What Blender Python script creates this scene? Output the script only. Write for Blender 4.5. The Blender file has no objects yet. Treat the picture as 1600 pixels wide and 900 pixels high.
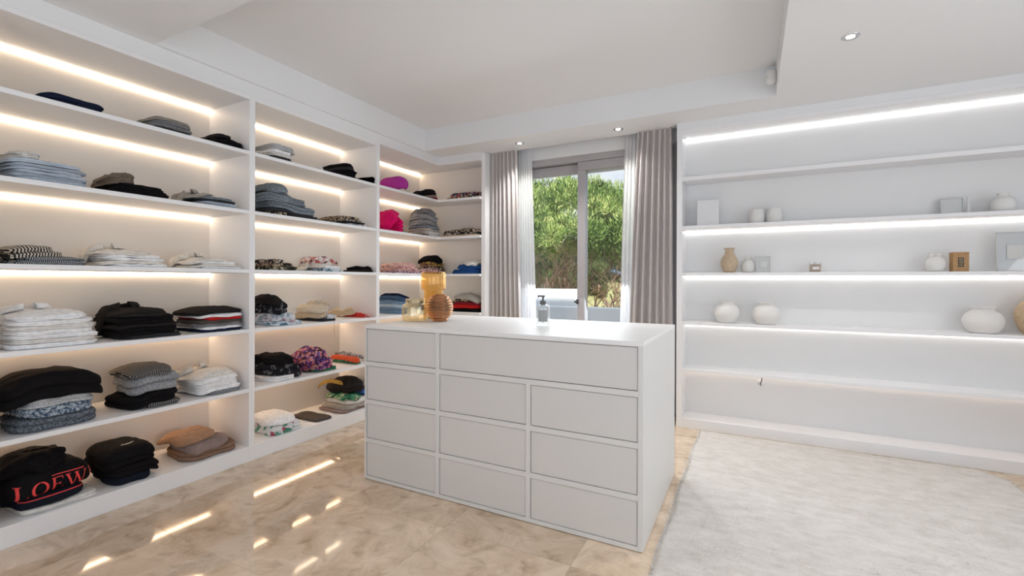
import bpy, bmesh, math, random
import numpy as np
from mathutils import Vector, Matrix
from mathutils.bvhtree import BVHTree

C = bpy.context.scene.collection
PI = math.pi
rnd = random.Random(7)
nrs = np.random.RandomState(5)

# ------------------------------------------------------------------ camera
EYE = 1.25
cam_data = bpy.data.cameras.new('camera'); cam = bpy.data.objects.new('camera', cam_data); C.objects.link(cam)
cam_data.sensor_fit = 'HORIZONTAL'; cam_data.sensor_width = 36.0
cam_data.lens = 720.0 / 1600 * 36.0
cam_data.shift_y = -(450 - 438.56) / 1600
cam_data.clip_start = 0.05; cam_data.clip_end = 500
cam.matrix_world = Matrix.Translation((0, 0, EYE)) @ Matrix.Rotation(math.radians(27.4233), 4, 'Z') @ Matrix.Rotation(PI / 2, 4, 'X') @ Matrix.Rotation(math.radians(0.18), 4, 'Z')
bpy.context.scene.camera = cam

# ------------------------------------------------------------------ world, lights, exposure
sc = bpy.context.scene
sc.view_settings.view_transform = 'Standard'
sc.view_settings.look = 'None'
sc.view_settings.gamma = 1.0
sc.view_settings.exposure = 0.26
sc.cycles.max_bounces = 10
sc.cycles.diffuse_bounces = 6
sc.cycles.glossy_bounces = 4
sc.cycles.transmission_bounces = 8
sc.cycles.transparent_max_bounces = 12
sc.cycles.sample_clamp_indirect = 4.0
sc.cycles.caustics_refractive = False
sc.cycles.caustics_reflective = False
sc.cycles.use_denoising = True

world = bpy.data.worlds.new('sky'); sc.world = world; world.use_nodes = True
wn, wl = world.node_tree.nodes, world.node_tree.links
wn.clear()
w_out = wn.new('ShaderNodeOutputWorld'); w_bg = wn.new('ShaderNodeBackground')
w_tc = wn.new('ShaderNodeTexCoord'); w_map = wn.new('ShaderNodeMapping'); w_map.inputs['Scale'].default_value = (1, 1, 2.5)
w_noise = wn.new('ShaderNodeTexNoise'); w_noise.inputs['Scale'].default_value = 2.2; w_noise.inputs['Detail'].default_value = 6
w_ramp = wn.new('ShaderNodeValToRGB')
w_ramp.color_ramp.elements[0].position = 0.40; w_ramp.color_ramp.elements[0].color = (0.40, 0.58, 0.92, 1)
w_ramp.color_ramp.elements[1].position = 0.58; w_ramp.color_ramp.elements[1].color = (0.93, 0.96, 1.0, 1)
wl.new(w_tc.outputs['Generated'], w_map.inputs['Vector']); wl.new(w_map.outputs[0], w_noise.inputs['Vector'])
wl.new(w_noise.outputs['Fac'], w_ramp.inputs['Fac']); wl.new(w_ramp.outputs['Color'], w_bg.inputs['Color'])
w_bg.inputs['Strength'].default_value = 0.85
wl.new(w_bg.outputs[0], w_out.inputs['Surface'])

def light(name, kind, loc, rot, energy, color=(1, 1, 1), size=None, size_y=None, **kw):
    d = bpy.data.lights.new(name, kind); d.energy = energy; d.color = color
    if kind == 'AREA':
        d.shape = 'RECTANGLE'; d.size = size; d.size_y = size_y
    for k, v in kw.items():
        setattr(d, k, v)
    o = bpy.data.objects.new(name, d); C.objects.link(o); o.location = loc; o.rotation_euler = rot
    return o

sun_ = light('sun', 'SUN', (0, 0, 10), (0, 0, 0), 5.5, (1.0, 0.95, 0.87), angle=math.radians(1.0))
sun_.rotation_euler = Vector((0.50, -0.62, 0.78)).to_track_quat('Z', 'Y').to_euler()
# added fill lamps: two in made-up openings behind and right, one inside the window
light('rear_fill', 'AREA', (-0.4, -1.72, 1.25), (math.radians(90 + 52), 0, 0), 28, (0.92, 0.97, 1.0), 3.6, 2.3)
light('side_fill', 'AREA', (2.72, 1.2, 1.4), (math.radians(90 + 35), 0, math.radians(90)), 28, (0.96, 0.98, 1.0), 3.0, 2.0)
light('window_daylight', 'AREA', (-1.55, 4.16, 1.45), (math.radians(-52), 0, 0), 15, (0.90, 0.95, 1.0), 1.05, 1.9)

# ------------------------------------------------------------------ materials
M = {}
def _mat(name):
    m = bpy.data.materials.new(name); m.use_nodes = True
    n, l = m.node_tree.nodes, m.node_tree.links
    return m, n, l, n['Principled BSDF']

def plain(name, col, rough=0.6, metallic=0.0, spec=0.5, bump=0.0, scale=60, var=0.0, sheen=0.0, transmission=0.0, ior=1.45, coat=0.0):
    m, n, l, b = _mat(name)
    b.inputs['Base Color'].default_value = (*col, 1)
    b.inputs['Roughness'].default_value = rough
    b.inputs['Metallic'].default_value = metallic
    b.inputs['Specular IOR Level'].default_value = spec
    b.inputs['IOR'].default_value = ior
    b.inputs['Transmission Weight'].default_value = transmission
    b.inputs['Sheen Weight'].default_value = sheen
    b.inputs['Coat Weight'].default_value = coat
    if bump or var:
        tc = n.new('ShaderNodeTexCoord'); nz = n.new('ShaderNodeTexNoise'); nz.inputs['Scale'].default_value = scale; nz.inputs['Detail'].default_value = 4
        l.new(tc.outputs['Object'], nz.inputs['Vector'])
        if bump:
            bp = n.new('ShaderNodeBump'); bp.inputs['Strength'].default_value = bump; bp.inputs['Distance'].default_value = 0.004
            l.new(nz.outputs['Fac'], bp.inputs['Height']); l.new(bp.outputs[0], b.inputs['Normal'])
        if var:
            r = n.new('ShaderNodeValToRGB')
            r.color_ramp.elements[0].position = 0.35; r.color_ramp.elements[1].position = 0.65
            r.color_ramp.elements[0].color = (*[max(0, c * (1 - var)) for c in col], 1)
            r.color_ramp.elements[1].color = (*[min(1, c * (1 + var)) for c in col], 1)
            l.new(nz.outputs['Fac'], r.inputs['Fac']); l.new(r.outputs[0], b.inputs['Base Color'])
    M[name] = m
    return m

def emit(name, col, strength):
    m, n, l, b = _mat(name)
    b.inputs['Base Color'].default_value = (0.8, 0.8, 0.8, 1)
    b.inputs['Emission Color'].default_value = (*col, 1)
    b.inputs['Emission Strength'].default_value = strength
    M[name] = m
    return m

plain('wall_paint', (0.78, 0.78, 0.78), 0.85, spec=0.2, bump=0.03, scale=120)
plain('ceiling_paint', (0.80, 0.81, 0.82), 0.9, spec=0.1, bump=0.03, scale=120)
plain('shelf_lacquer', (0.82, 0.82, 0.83), 0.42, spec=0.35, bump=0.01, scale=40)
plain('shelf_back', (0.78, 0.735, 0.68), 0.6, spec=0.2, bump=0.01, scale=40)
plain('shelf_back_right', (0.79, 0.79, 0.785), 0.6, spec=0.2, bump=0.01, scale=40)
plain('island_lacquer', (0.70, 0.70, 0.69), 0.4, spec=0.35, bump=0.01, scale=40)
plain('island_top', (0.82, 0.82, 0.82), 0.42, spec=0.5, bump=0.005, scale=40)
plain('island_drawer', (0.655, 0.65, 0.64), 0.42, spec=0.35, bump=0.01, scale=40)
plain('recess_dark', (0.25, 0.25, 0.25), 0.7)
plain('aluminium', (0.42, 0.40, 0.41), 0.42, metallic=0.15, bump=0.01, scale=90)
plain('chrome', (0.75, 0.75, 0.76), 0.15, metallic=1.0)
plain('white_plastic', (0.8, 0.8, 0.8), 0.35)
plain('black_plastic', (0.03, 0.03, 0.03), 0.35)
plain('grey_plastic', (0.12, 0.125, 0.13), 0.35)
plain('grout', (0.78, 0.70, 0.58), 0.8)
plain('terrace_wall', (0.84, 0.85, 0.87), 0.8, bump=0.1, scale=30)
plain('terrace_floor', (0.6, 0.56, 0.5), 0.8, bump=0.1, scale=10, var=0.1)
plain('meadow', (0.38, 0.36, 0.15), 0.95, bump=0.3, scale=3, var=0.45)
plain('bark', (0.32, 0.21, 0.15), 0.9, bump=0.6, scale=9, var=0.4)
plain('bark_light', (0.42, 0.32, 0.25), 0.9, bump=0.6, scale=9, var=0.3)
plain('ceramic_white', (0.76, 0.75, 0.73), 0.75, bump=0.25, scale=60, spec=0.2)
plain('ceramic_grey', (0.66, 0.66, 0.64), 0.7, bump=0.2, scale=60, spec=0.2)
plain('ceramic_sand', (0.52, 0.41, 0.29), 0.8, bump=0.25, scale=50, var=0.1, spec=0.2)
plain('ceramic_tan', (0.60, 0.45, 0.30), 0.8, bump=0.25, scale=50, var=0.1, spec=0.2)
plain('kraft', (0.42, 0.25, 0.11), 0.6, var=0.08)
plain('label_black', (0.02, 0.02, 0.02), 0.4)
plain('gold_print', (0.55, 0.42, 0.2), 0.4)
plain('paper', (0.74, 0.74, 0.73), 0.8)
plain('canvas_white', (0.78, 0.78, 0.79), 0.85, bump=0.2, scale=300)
plain('wax', (0.66, 0.50, 0.38), 0.5)
def thin_glass(name, col, ior=1.45, gloss=1.0, refl=(1, 1, 1), rough=0.02):
    m, n, l, b = _mat(name); n.remove(b)
    tr = n.new('ShaderNodeBsdfTransparent'); tr.inputs['Color'].default_value = (*col, 1)
    gl = n.new('ShaderNodeBsdfGlossy'); gl.inputs['Color'].default_value = (*refl, 1); gl.inputs['Roughness'].default_value = rough
    lw = n.new('ShaderNodeLayerWeight'); lw.inputs['Blend'].default_value = 0.5
    pw = n.new('ShaderNodeMath'); pw.operation = 'POWER'; pw.inputs[1].default_value = 3.5
    mu = n.new('ShaderNodeMath'); mu.operation = 'MULTIPLY_ADD'; mu.inputs[1].default_value = 0.8; mu.inputs[2].default_value = 0.05 * gloss; mu.use_clamp = True
    l.new(lw.outputs['Facing'], pw.inputs[0])
    mx = n.new('ShaderNodeMixShader')
    l.new(pw.outputs[0], mu.inputs[0]); l.new(mu.outputs[0], mx.inputs[0]); l.new(tr.outputs[0], mx.inputs[1]); l.new(gl.outputs[0], mx.inputs[2]); l.new(mx.outputs[0], n['Material Output'].inputs[0])
    M[name] = m
thin_glass('clear_glass', (0.95, 0.96, 0.96), 1.45, 1.4)
thin_glass('acrylic', (0.97, 0.975, 0.975), 1.3, 1.0)
thin_glass('window_glass', (0.985, 0.995, 0.99), 1.2, 0.6)
thin_glass('amber_glass', (0.955, 0.83, 0.60), 1.45, 1.8, (1, 0.85, 0.55))
thin_glass('honey_glass', (0.975, 0.95, 0.87), 1.45, 1.8, (1, 0.95, 0.8))
thin_glass('brown_glass', (0.80, 0.68, 0.57), 1.45, 2.0, (1, 0.75, 0.55))
plain('bottle_label', (0.35, 0.36, 0.36), 0.5)
plain('red_print', (0.75, 0.055, 0.05), 0.7)
plain('white_print', (0.75, 0.75, 0.75), 0.7)
plain('curtain_cloth', (0.60, 0.56, 0.545), 0.9, spec=0.1, bump=0.25, scale=400, sheen=0.2)
emit('strip_warm', (1.0, 0.77, 0.55), 9)
emit('strip_warm_low', (1.0, 0.68, 0.42), 14)
emit('strip_white', (1.0, 0.97, 0.93), 4.6)
emit('strip_blush', (1.0, 0.80, 0.68), 5)
emit('lamp_lens', (1.0, 0.97, 0.92), 25.0)

# sheer voile: half open weave, half white thread
m, n, l, b = _mat('voile')
n.remove(b)
tr = n.new('ShaderNodeBsdfTransparent'); tl = n.new('ShaderNodeBsdfTranslucent'); df = n.new('ShaderNodeBsdfDiffuse')
tl.inputs['Color'].default_value = (0.95, 0.95, 0.96, 1); df.inputs['Color'].default_value = (0.92, 0.92, 0.93, 1)
mx = n.new('ShaderNodeMixShader'); mx.inputs[0].default_value = 0.55
mx2 = n.new('ShaderNodeMixShader'); mx2.inputs[0].default_value = 0.86
l.new(tl.outputs[0], mx.inputs[1]); l.new(df.outputs[0], mx.inputs[2])
l.new(tr.outputs[0], mx2.inputs[1]); l.new(mx.outputs[0], mx2.inputs[2]); l.new(mx2.outputs[0], n['Material Output'].inputs[0])
M['voile'] = m

# polished limestone
m, n, l, b = _mat('limestone')
geo = n.new('ShaderNodeNewGeometry'); oi = n.new('ShaderNodeObjectInfo')
vm = n.new('ShaderNodeVectorMath'); vm.operation = 'MULTIPLY_ADD'; vm.inputs[1].default_value = (1, 1, 1)
cmb = n.new('ShaderNodeCombineXYZ'); mul = n.new('ShaderNodeMath'); mul.operation = 'MULTIPLY'; mul.inputs[1].default_value = 37.0
l.new(oi.outputs['Random'], mul.inputs[0]); l.new(mul.outputs[0], cmb.inputs['X']); l.new(mul.outputs[0], cmb.inputs['Z'])
l.new(geo.outputs['Position'], vm.inputs[0]); l.new(cmb.outputs[0], vm.inputs[2])
n1 = n.new('ShaderNodeTexNoise'); n1.inputs['Scale'].default_value = 3.2; n1.inputs['Detail'].default_value = 8; n1.inputs['Roughness'].default_value = 0.68; n1.inputs['Distortion'].default_value = 1.3
n2 = n.new('ShaderNodeTexNoise'); n2.inputs['Scale'].default_value = 11; n2.inputs['Detail'].default_value = 6; n2.inputs['Distortion'].default_value = 0.6
l.new(vm.outputs[0], n1.inputs['Vector']); l.new(vm.outputs[0], n2.inputs['Vector'])
r1 = n.new('ShaderNodeValToRGB')
cr = r1.color_ramp; cr.elements[0].position = 0.30; cr.elements[0].color = (0.46, 0.345, 0.235, 1); cr.elements[1].position = 0.72; cr.elements[1].color = (0.82, 0.69, 0.545, 1)
e = cr.elements.new(0.44); e.color = (0.64, 0.50, 0.365, 1); e = cr.elements.new(0.56); e.color = (0.735, 0.595, 0.455, 1)
r2 = n.new('ShaderNodeValToRGB'); r2.color_ramp.elements[0].position = 0.30; r2.color_ramp.elements[0].color = (0.55, 0.48, 0.40, 1)
r2.color_ramp.elements[1].position = 0.46; r2.color_ramp.elements[1].color = (1, 1, 1, 1)
mixc = n.new('ShaderNodeMix'); mixc.data_type = 'RGBA'; mixc.blend_type = 'MULTIPLY'; mixc.inputs['Factor'].default_value = 0.45
l.new(n1.outputs['Fac'], r1.inputs['Fac']); l.new(n2.outputs['Fac'], r2.inputs['Fac'])
l.new(r1.outputs[0], mixc.inputs['A']); l.new(r2.outputs[0], mixc.inputs['B'])
hsv = n.new('ShaderNodeHueSaturation'); mr = n.new('ShaderNodeMapRange'); mr.inputs['To Min'].default_value = 0.92; mr.inputs['To Max'].default_value = 1.08
l.new(oi.outputs['Random'], mr.inputs['Value']); l.new(mr.outputs[0], hsv.inputs['Value']); l.new(mixc.outputs['Result'], hsv.inputs['Color'])
l.new(hsv.outputs[0], b.inputs['Base Color'])
b.inputs['Roughness'].default_value = 0.055; b.inputs['Specular IOR Level'].default_value = 0.6
M['limestone'] = m

# rug pile
m, n, l, b = _mat('rug_wool')
geo = n.new('ShaderNodeNewGeometry'); nz = n.new('ShaderNodeTexNoise'); nz.inputs['Scale'].default_value = 7; nz.inputs['Detail'].default_value = 10; nz.inputs['Roughness'].default_value = 0.72
mp = n.new('ShaderNodeMapping'); mp.inputs['Scale'].default_value = (1, 2.2, 1)
l.new(geo.outputs['Position'], mp.inputs[0]); l.new(mp.outputs[0], nz.inputs['Vector'])
r = n.new('ShaderNodeValToRGB'); r.color_ramp.elements[0].position = 0.3; r.color_ramp.elements[0].color = (0.57, 0.54, 0.50, 1)
r.color_ramp.elements[1].position = 0.62; r.color_ramp.elements[1].color = (0.71, 0.685, 0.655, 1)
l.new(nz.outputs['Fac'], r.inputs['Fac']); l.new(r.outputs[0], b.inputs['Base Color']); b.inputs['Roughness'].default_value = 0.95; b.inputs['Specular IOR Level'].default_value = 0.1
nb = n.new('ShaderNodeTexNoise'); nb.inputs['Scale'].default_value = 70; nb.inputs['Detail'].default_value = 3
bpr = n.new('ShaderNodeBump'); bpr.inputs['Strength'].default_value = 0.7; bpr.inputs['Distance'].default_value = 0.012
l.new(geo.outputs['Position'], nb.inputs['Vector']); l.new(nb.outputs['Fac'], bpr.inputs['Height']); l.new(bpr.outputs[0], b.inputs['Normal'])
M['rug_wool'] = m

# pine needles
def needles(name, dark, light_, yellow):
    m, n, l, b = _mat(name)
    geo = n.new('ShaderNodeNewGeometry'); nz = n.new('ShaderNodeTexNoise'); nz.inputs['Scale'].default_value = 1.1; nz.inputs['Detail'].default_value = 4
    l.new(geo.outputs['Position'], nz.inputs['Vector'])
    add = n.new('ShaderNodeMath'); add.operation = 'MULTIPLY_ADD'; add.inputs[1].default_value = 0.3; l.new(geo.outputs['Random Per Island'], add.inputs[0])
    sub = n.new('ShaderNodeMath'); sub.operation = 'SUBTRACT'; sub.inputs[1].default_value = 0.15
    l.new(nz.outputs['Fac'], sub.inputs[0]); l.new(sub.outputs[0], add.inputs[2])
    r = n.new('ShaderNodeValToRGB'); r.color_ramp.elements[0].position = 0.3; r.color_ramp.elements[0].color = (*dark, 1)
    r.color_ramp.elements[1].position = 0.72; r.color_ramp.elements[1].color = (*yellow, 1)
    e = r.color_ramp.elements.new(0.5); e.color = (*light_, 1)
    l.new(add.outputs[0], r.inputs['Fac']); l.new(r.outputs[0], b.inputs['Base Color'])
    b.inputs['Roughness'].default_value = 0.7; b.inputs['Specular IOR Level'].default_value = 0.2
    b.inputs['Subsurface Weight'].default_value = 0.0
    M[name] = m
needles('needles', (0.045, 0.085, 0.022), (0.22, 0.34, 0.09), (0.66, 0.70, 0.28))
needles('bush_leaves', (0.025, 0.035, 0.015), (0.07, 0.10, 0.035), (0.22, 0.28, 0.10))

# cloth materials ----------------------------------------------------------
def cloth(name, kind, cols, scale=1.0, axis='Y', bump=0.35):
    m, n, l, b = _mat(name)
    b.inputs['Roughness'].default_value = 0.95; b.inputs['Specular IOR Level'].default_value = 0.08
    b.inputs['Sheen Weight'].default_value = 0.12 if sum(cols[0]) > 0.6 else 0.0
    tc = n.new('ShaderNodeTexCoord'); vec = tc.outputs['Object']
    def ramp(fac, cl, const=True):
        r = n.new('ShaderNodeValToRGB'); r.color_ramp.interpolation = 'CONSTANT' if const else 'LINEAR'
        el = r.color_ramp.elements
        while len(el) < len(cl): el.new(0.5)
        for i, (p, c) in enumerate(cl): el[i].position = p; el[i].color = (*c, 1)
        l.new(fac, r.inputs['Fac']); l.new(r.outputs[0], b.inputs['Base Color'])
    if kind == 'plain':
        nz = n.new('ShaderNodeTexNoise'); nz.inputs['Scale'].default_value = 45; l.new(vec, nz.inputs['Vector'])
        c = cols[0]; ramp(nz.outputs['Fac'], [(0.3, [x * 0.88 for x in c]), (0.7, [min(1, x * 1.08) for x in c])], False)
    elif kind == 'marl':
        nz = n.new('ShaderNodeTexNoise'); nz.inputs['Scale'].default_value = 130 * scale; nz.inputs['Detail'].default_value = 2; l.new(vec, nz.inputs['Vector'])
        ramp(nz.outputs['Fac'], [(0.40, cols[0]), (0.60, cols[1])], False)
    elif kind == 'stripe':
        wv = n.new('ShaderNodeTexWave'); wv.bands_direction = axis; wv.inputs['Scale'].default_value = 14 * scale; wv.inputs['Distortion'].default_value = 1.2; wv.inputs['Detail'].default_value = 2; wv.inputs['Detail Scale'].default_value = 3
        l.new(vec, wv.inputs['Vector']); ramp(wv.outputs['Fac'], [(0.0, cols[0]), (0.5, cols[1])])
    elif kind == 'print':
        vz = n.new('ShaderNodeTexVoronoi'); vz.inputs['Scale'].default_value = 34 * scale; vz.inputs['Randomness'].default_value = 1.0
        nz = n.new('ShaderNodeTexNoise'); nz.inputs['Scale'].default_value = 30; mxv = n.new('ShaderNodeMix'); mxv.data_type = 'VECTOR'; mxv.inputs['Factor'].default_value = 0.03
        l.new(vec, nz.inputs['Vector']); l.new(vec, mxv.inputs['A']); l.new(nz.outputs['Color'], mxv.inputs['B']); l.new(mxv.outputs['Result'], vz.inputs['Vector'])
        sep = n.new('ShaderNodeSeparateColor'); l.new(vz.outputs['Color'], sep.inputs[0])
        k = len(cols); ramp(sep.outputs[0], [(i / k, c) for i, c in enumerate(cols)])
    wz = n.new('ShaderNodeTexNoise'); wz.inputs['Scale'].default_value = 420; l.new(vec, wz.inputs['Vector'])
    bp = n.new('ShaderNodeBump'); bp.inputs['Strength'].default_value = bump; bp.inputs['Distance'].default_value = 0.002
    l.new(wz.outputs['Fac'], bp.inputs['Height']); l.new(bp.outputs[0], b.inputs['Normal'])
    M[name] = m
CLOTHS = dict(
    black=('plain', [(0.009, 0.008, 0.009)]), blackblue=('plain', [(0.012, 0.014, 0.022)]), charcoal=('plain', [(0.035, 0.035, 0.038)]),
    softblack=('plain', [(0.022, 0.019, 0.018)]), navy=('plain', [(0.014, 0.020, 0.045)]), white=('plain', [(0.85, 0.85, 0.86)]), cream=('plain', [(0.74, 0.70, 0.64)]),
    offwhite=('plain', [(0.70, 0.68, 0.65)]), ivory=('plain', [(0.66, 0.58, 0.46)]), sand=('plain', [(0.58, 0.46, 0.32)]), taupe=('plain', [(0.17, 0.135, 0.105)]),
    darktaupe=('plain', [(0.085, 0.07, 0.06)]), camel=('plain', [(0.34, 0.20, 0.12)]), brown=('plain', [(0.235, 0.145, 0.10)]), mauve=('plain', [(0.26, 0.19, 0.17)]),
    grey=('marl', [(0.15, 0.15, 0.155), (0.25, 0.25, 0.26)]), lightgrey=('marl', [(0.36, 0.37, 0.38), (0.52, 0.53, 0.54)]), midgrey=('marl', [(0.20, 0.21, 0.225), (0.33, 0.34, 0.355)]),
    greige=('plain', [(0.27, 0.25, 0.215)]), stone=('plain', [(0.40, 0.37, 0.33)]), paleblue=('plain', [(0.47, 0.53, 0.61)]), dustblue=('plain', [(0.36, 0.41, 0.48)]),
    denim=('marl', [(0.035, 0.07, 0.13), (0.075, 0.13, 0.22)]), lightdenim=('marl', [(0.13, 0.22, 0.34), (0.22, 0.33, 0.46)]), paledenim=('plain', [(0.42, 0.52, 0.63)]),
    bluegrey=('marl', [(0.12, 0.145, 0.17), (0.25, 0.285, 0.32)]), bluemarl=('marl', [(0.05, 0.085, 0.14), (0.42, 0.48, 0.54)], 0.55), slate=('marl', [(0.06, 0.072, 0.09), (0.17, 0.19, 0.22)], 0.8),
    red=('plain', [(0.50, 0.02, 0.02)]), brightred=('plain', [(0.62, 0.045, 0.035)]), orange=('plain', [(0.66, 0.10, 0.04)]), darkred=('plain', [(0.24, 0.02, 0.03)]), pink=('plain', [(0.78, 0.005, 0.15)]),
    purple=('stripe', [(0.40, 0.035, 0.30), (0.46, 0.045, 0.36)]), blue=('plain', [(0.02, 0.075, 0.24)]), royalblue=('plain', [(0.03, 0.12, 0.42)]), mustard=('plain', [(0.38, 0.25, 0.06)]),
    green=('print', [(0.03, 0.13, 0.07), (0.08, 0.25, 0.14), (0.35, 0.40, 0.28)]),
    stripes=('stripe', [(0.028, 0.025, 0.025), (0.60, 0.54, 0.46)], 2.0), finestripes=('stripe', [(0.02, 0.02, 0.025), (0.42, 0.44, 0.46)], 3.2), greystripe=('stripe', [(0.03, 0.03, 0.032), (0.22, 0.21, 0.195)], 2.2),
    leopard=('print', [(0.025, 0.02, 0.018), (0.36, 0.26, 0.17), (0.03, 0.025, 0.02), (0.45, 0.36, 0.26)], 2.0), camo=('print', [(0.03, 0.028, 0.024), (0.20, 0.175, 0.11), (0.05, 0.045, 0.03), (0.42, 0.38, 0.30)], 1.2),
    zebra=('print', [(0.03, 0.028, 0.028), (0.50, 0.45, 0.39), (0.06, 0.05, 0.05), (0.30, 0.24, 0.20)], 1.4),
    redprint=('print', [(0.70, 0.66, 0.64), (0.50, 0.12, 0.10), (0.72, 0.70, 0.69), (0.12, 0.07, 0.08), (0.60, 0.36, 0.34)], 1.5),
    blueprint=('print', [(0.62, 0.68, 0.74), (0.42, 0.52, 0.62), (0.70, 0.73, 0.76), (0.10, 0.22, 0.28)], 1.3), palefloral=('print', [(0.62, 0.64, 0.68), (0.66, 0.66, 0.69), (0.40, 0.28, 0.32), (0.30, 0.40, 0.46)], 1.4),
    pinkfloral=('print', [(0.66, 0.42, 0.36), (0.70, 0.52, 0.46), (0.36, 0.12, 0.14), (0.62, 0.36, 0.34)], 2.4), rosefloral=('print', [(0.52, 0.32, 0.36), (0.60, 0.46, 0.50), (0.10, 0.05, 0.08), (0.46, 0.26, 0.32)], 1.9),
    paisley=('print', [(0.10, 0.03, 0.12), (0.50, 0.16, 0.22), (0.14, 0.08, 0.30), (0.60, 0.30, 0.28), (0.05, 0.03, 0.05)], 1.6), blackprint=('print', [(0.014, 0.014, 0.018), (0.016, 0.016, 0.02), (0.12, 0.12, 0.13), (0.012, 0.012, 0.016), (0.014, 0.014, 0.018)], 1.5),
    yellowblack=('print', [(0.04, 0.03, 0.02), (0.50, 0.36, 0.08), (0.06, 0.03, 0.03), (0.26, 0.12, 0.10)], 1.9), whiteprint=('print', [(0.74, 0.74, 0.75), (0.74, 0.74, 0.75), (0.72, 0.72, 0.73), (0.10, 0.30, 0.22), (0.74, 0.74, 0.75), (0.40, 0.10, 0.14)], 0.9),
    redwhite=('print', [(0.56, 0.03, 0.03), (0.52, 0.03, 0.03), (0.70, 0.64, 0.62)], 2.0), multi=('print', [(0.02, 0.02, 0.04), (0.45, 0.12, 0.10), (0.48, 0.42, 0.36), (0.05, 0.06, 0.12)], 1.5), greywhite=('print', [(0.50, 0.51, 0.52), (0.10, 0.11, 0.12), (0.56, 0.57, 0.58), (0.30, 0.33, 0.36)], 2.4),
)
for k, v in CLOTHS.items():
    cloth('cloth_' + k, *v)

# ------------------------------------------------------------------ helpers
def link(name, me, material=None, parent=None):
    o = bpy.data.objects.new(name, me); C.objects.link(o)
    if material is not None and me is not None:
        me.materials.append(M[material])
    if parent is not None: o.parent = parent
    return o

def tag(o, label=None, cat=None, group=None, kind=None):
    if label: o['label'] = label
    if cat: o['category'] = cat
    if group: o['group'] = group
    if kind: o['kind'] = kind
    return o

def empty(name, loc, label=None, cat=None, group=None, kind=None, rz=0):
    o = bpy.data.objects.new(name, None); C.objects.link(o); o.location = loc; o.rotation_euler = (0, 0, rz); o.empty_display_size = 0.05
    return tag(o, label, cat, group, kind)

def box_me(name, boxes, bevel=0.0, seg=1):
    bm = bmesh.new()
    for (x0, y0, z0, x1, y1, z1) in boxes:
        g = bmesh.ops.create_cube(bm, size=1.0)
        bmesh.ops.scale(bm, vec=(x1 - x0, y1 - y0, z1 - z0), verts=g['verts'])
        bmesh.ops.translate(bm, vec=((x0 + x1) / 2, (y0 + y1) / 2, (z0 + z1) / 2), verts=g['verts'])
    if bevel:
        bmesh.ops.bevel(bm, geom=list(bm.edges), offset=bevel, segments=seg, affect='EDGES', profile=0.5)
    me = bpy.data.meshes.new(name); bm.to_mesh(me); bm.free()
    return me

def bx(name, boxes, material, parent=None, bevel=0.0, org=(0, 0, 0), seg=1):
    """boxes are in world coordinates; org is the parent's world location"""
    bs = [(a - org[0], b - org[1], c - org[2], d - org[0], e - org[1], f - org[2]) for a, b, c, d, e, f in boxes]
    return link(name, box_me(name, bs, bevel, seg), material, parent)

def poly_me(name, verts, faces, smooth=False):
    me = bpy.data.meshes.new(name); me.from_pydata([tuple(v) for v in verts], [], faces); me.update()
    if smooth:
        me.polygons.foreach_set('use_smooth', [True] * len(me.polygons))
    return me

def lathe(name, prof, material, parent=None, loc=(0, 0, 0), seg=40, rib=None, smooth=True):
    """prof: (radius, z) list; rib(angle)->radius factor"""
    vs, fs = [], []
    for r, z in prof:
        for i in range(seg):
            a = 2 * PI * i / seg
            k = rib(a, z) if rib else 1.0
            vs.append((r * k * math.cos(a), r * k * math.sin(a), z))
    for j in range(len(prof) - 1):
        for i in range(seg):
            i2 = (i + 1) % seg
            fs.append((j * seg + i, j * seg + i2, (j + 1) * seg + i2, (j + 1) * seg + i))
    me = poly_me(name, vs, fs, smooth)
    bm = bmesh.new(); bm.from_mesh(me); bmesh.ops.remove_doubles(bm, verts=bm.verts, dist=1e-5); bmesh.ops.recalc_face_normals(bm, faces=bm.faces); bm.to_mesh(me); bm.free()
    o = link(name, me, material, parent); o.location = loc
    return o

def tube_data(pts, rads, seg=6, base=0):
    vs, fs = [], []
    pts = [Vector(p) for p in pts]
    for i, p in enumerate(pts):
        d = (pts[min(i + 1, len(pts) - 1)] - pts[max(i - 1, 0)]).normalized()
        u = d.cross(Vector((0, 0, 1)))
        if u.length < 1e-3: u = Vector((1, 0, 0))
        u.normalize(); w = d.cross(u)
        for k in range(seg):
            a = 2 * PI * k / seg
            vs.append(p + (u * math.cos(a) + w * math.sin(a)) * rads[i])
    for i in range(len(pts) - 1):
        for k in range(seg):
            k2 = (k + 1) % seg
            fs.append((base + i * seg + k, base + i * seg + k2, base + (i + 1) * seg + k2, base + (i + 1) * seg + k))
    fs.append(tuple(base + k for k in range(seg))[::-1]); fs.append(tuple(base + (len(pts) - 1) * seg + k for k in range(seg)))
    return vs, fs

def tubes(name, lst, material, parent=None, smooth=True):
    V, F = [], []
    for pts, rads, seg in lst:
        v, f = tube_data(pts, rads, seg, len(V)); V += v; F += f
    return link(name, poly_me(name, V, F, smooth), material, parent)

# ------------------------------------------------------------------ dimensions
XL, XF = -3.55, -3.06           # left wall, front plane of left shelving
YB, YF = 4.41, 4.167            # back wall, front plane of back shelving
XR, YN = 2.70, -1.70            # right wall, wall behind the camera
SOF, TRAY = 2.604, 2.822
LEFT_Z = [2.490, 2.111, 1.703, 1.297, 0.886, 0.476]     # undersides
TH = 0.025

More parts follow.
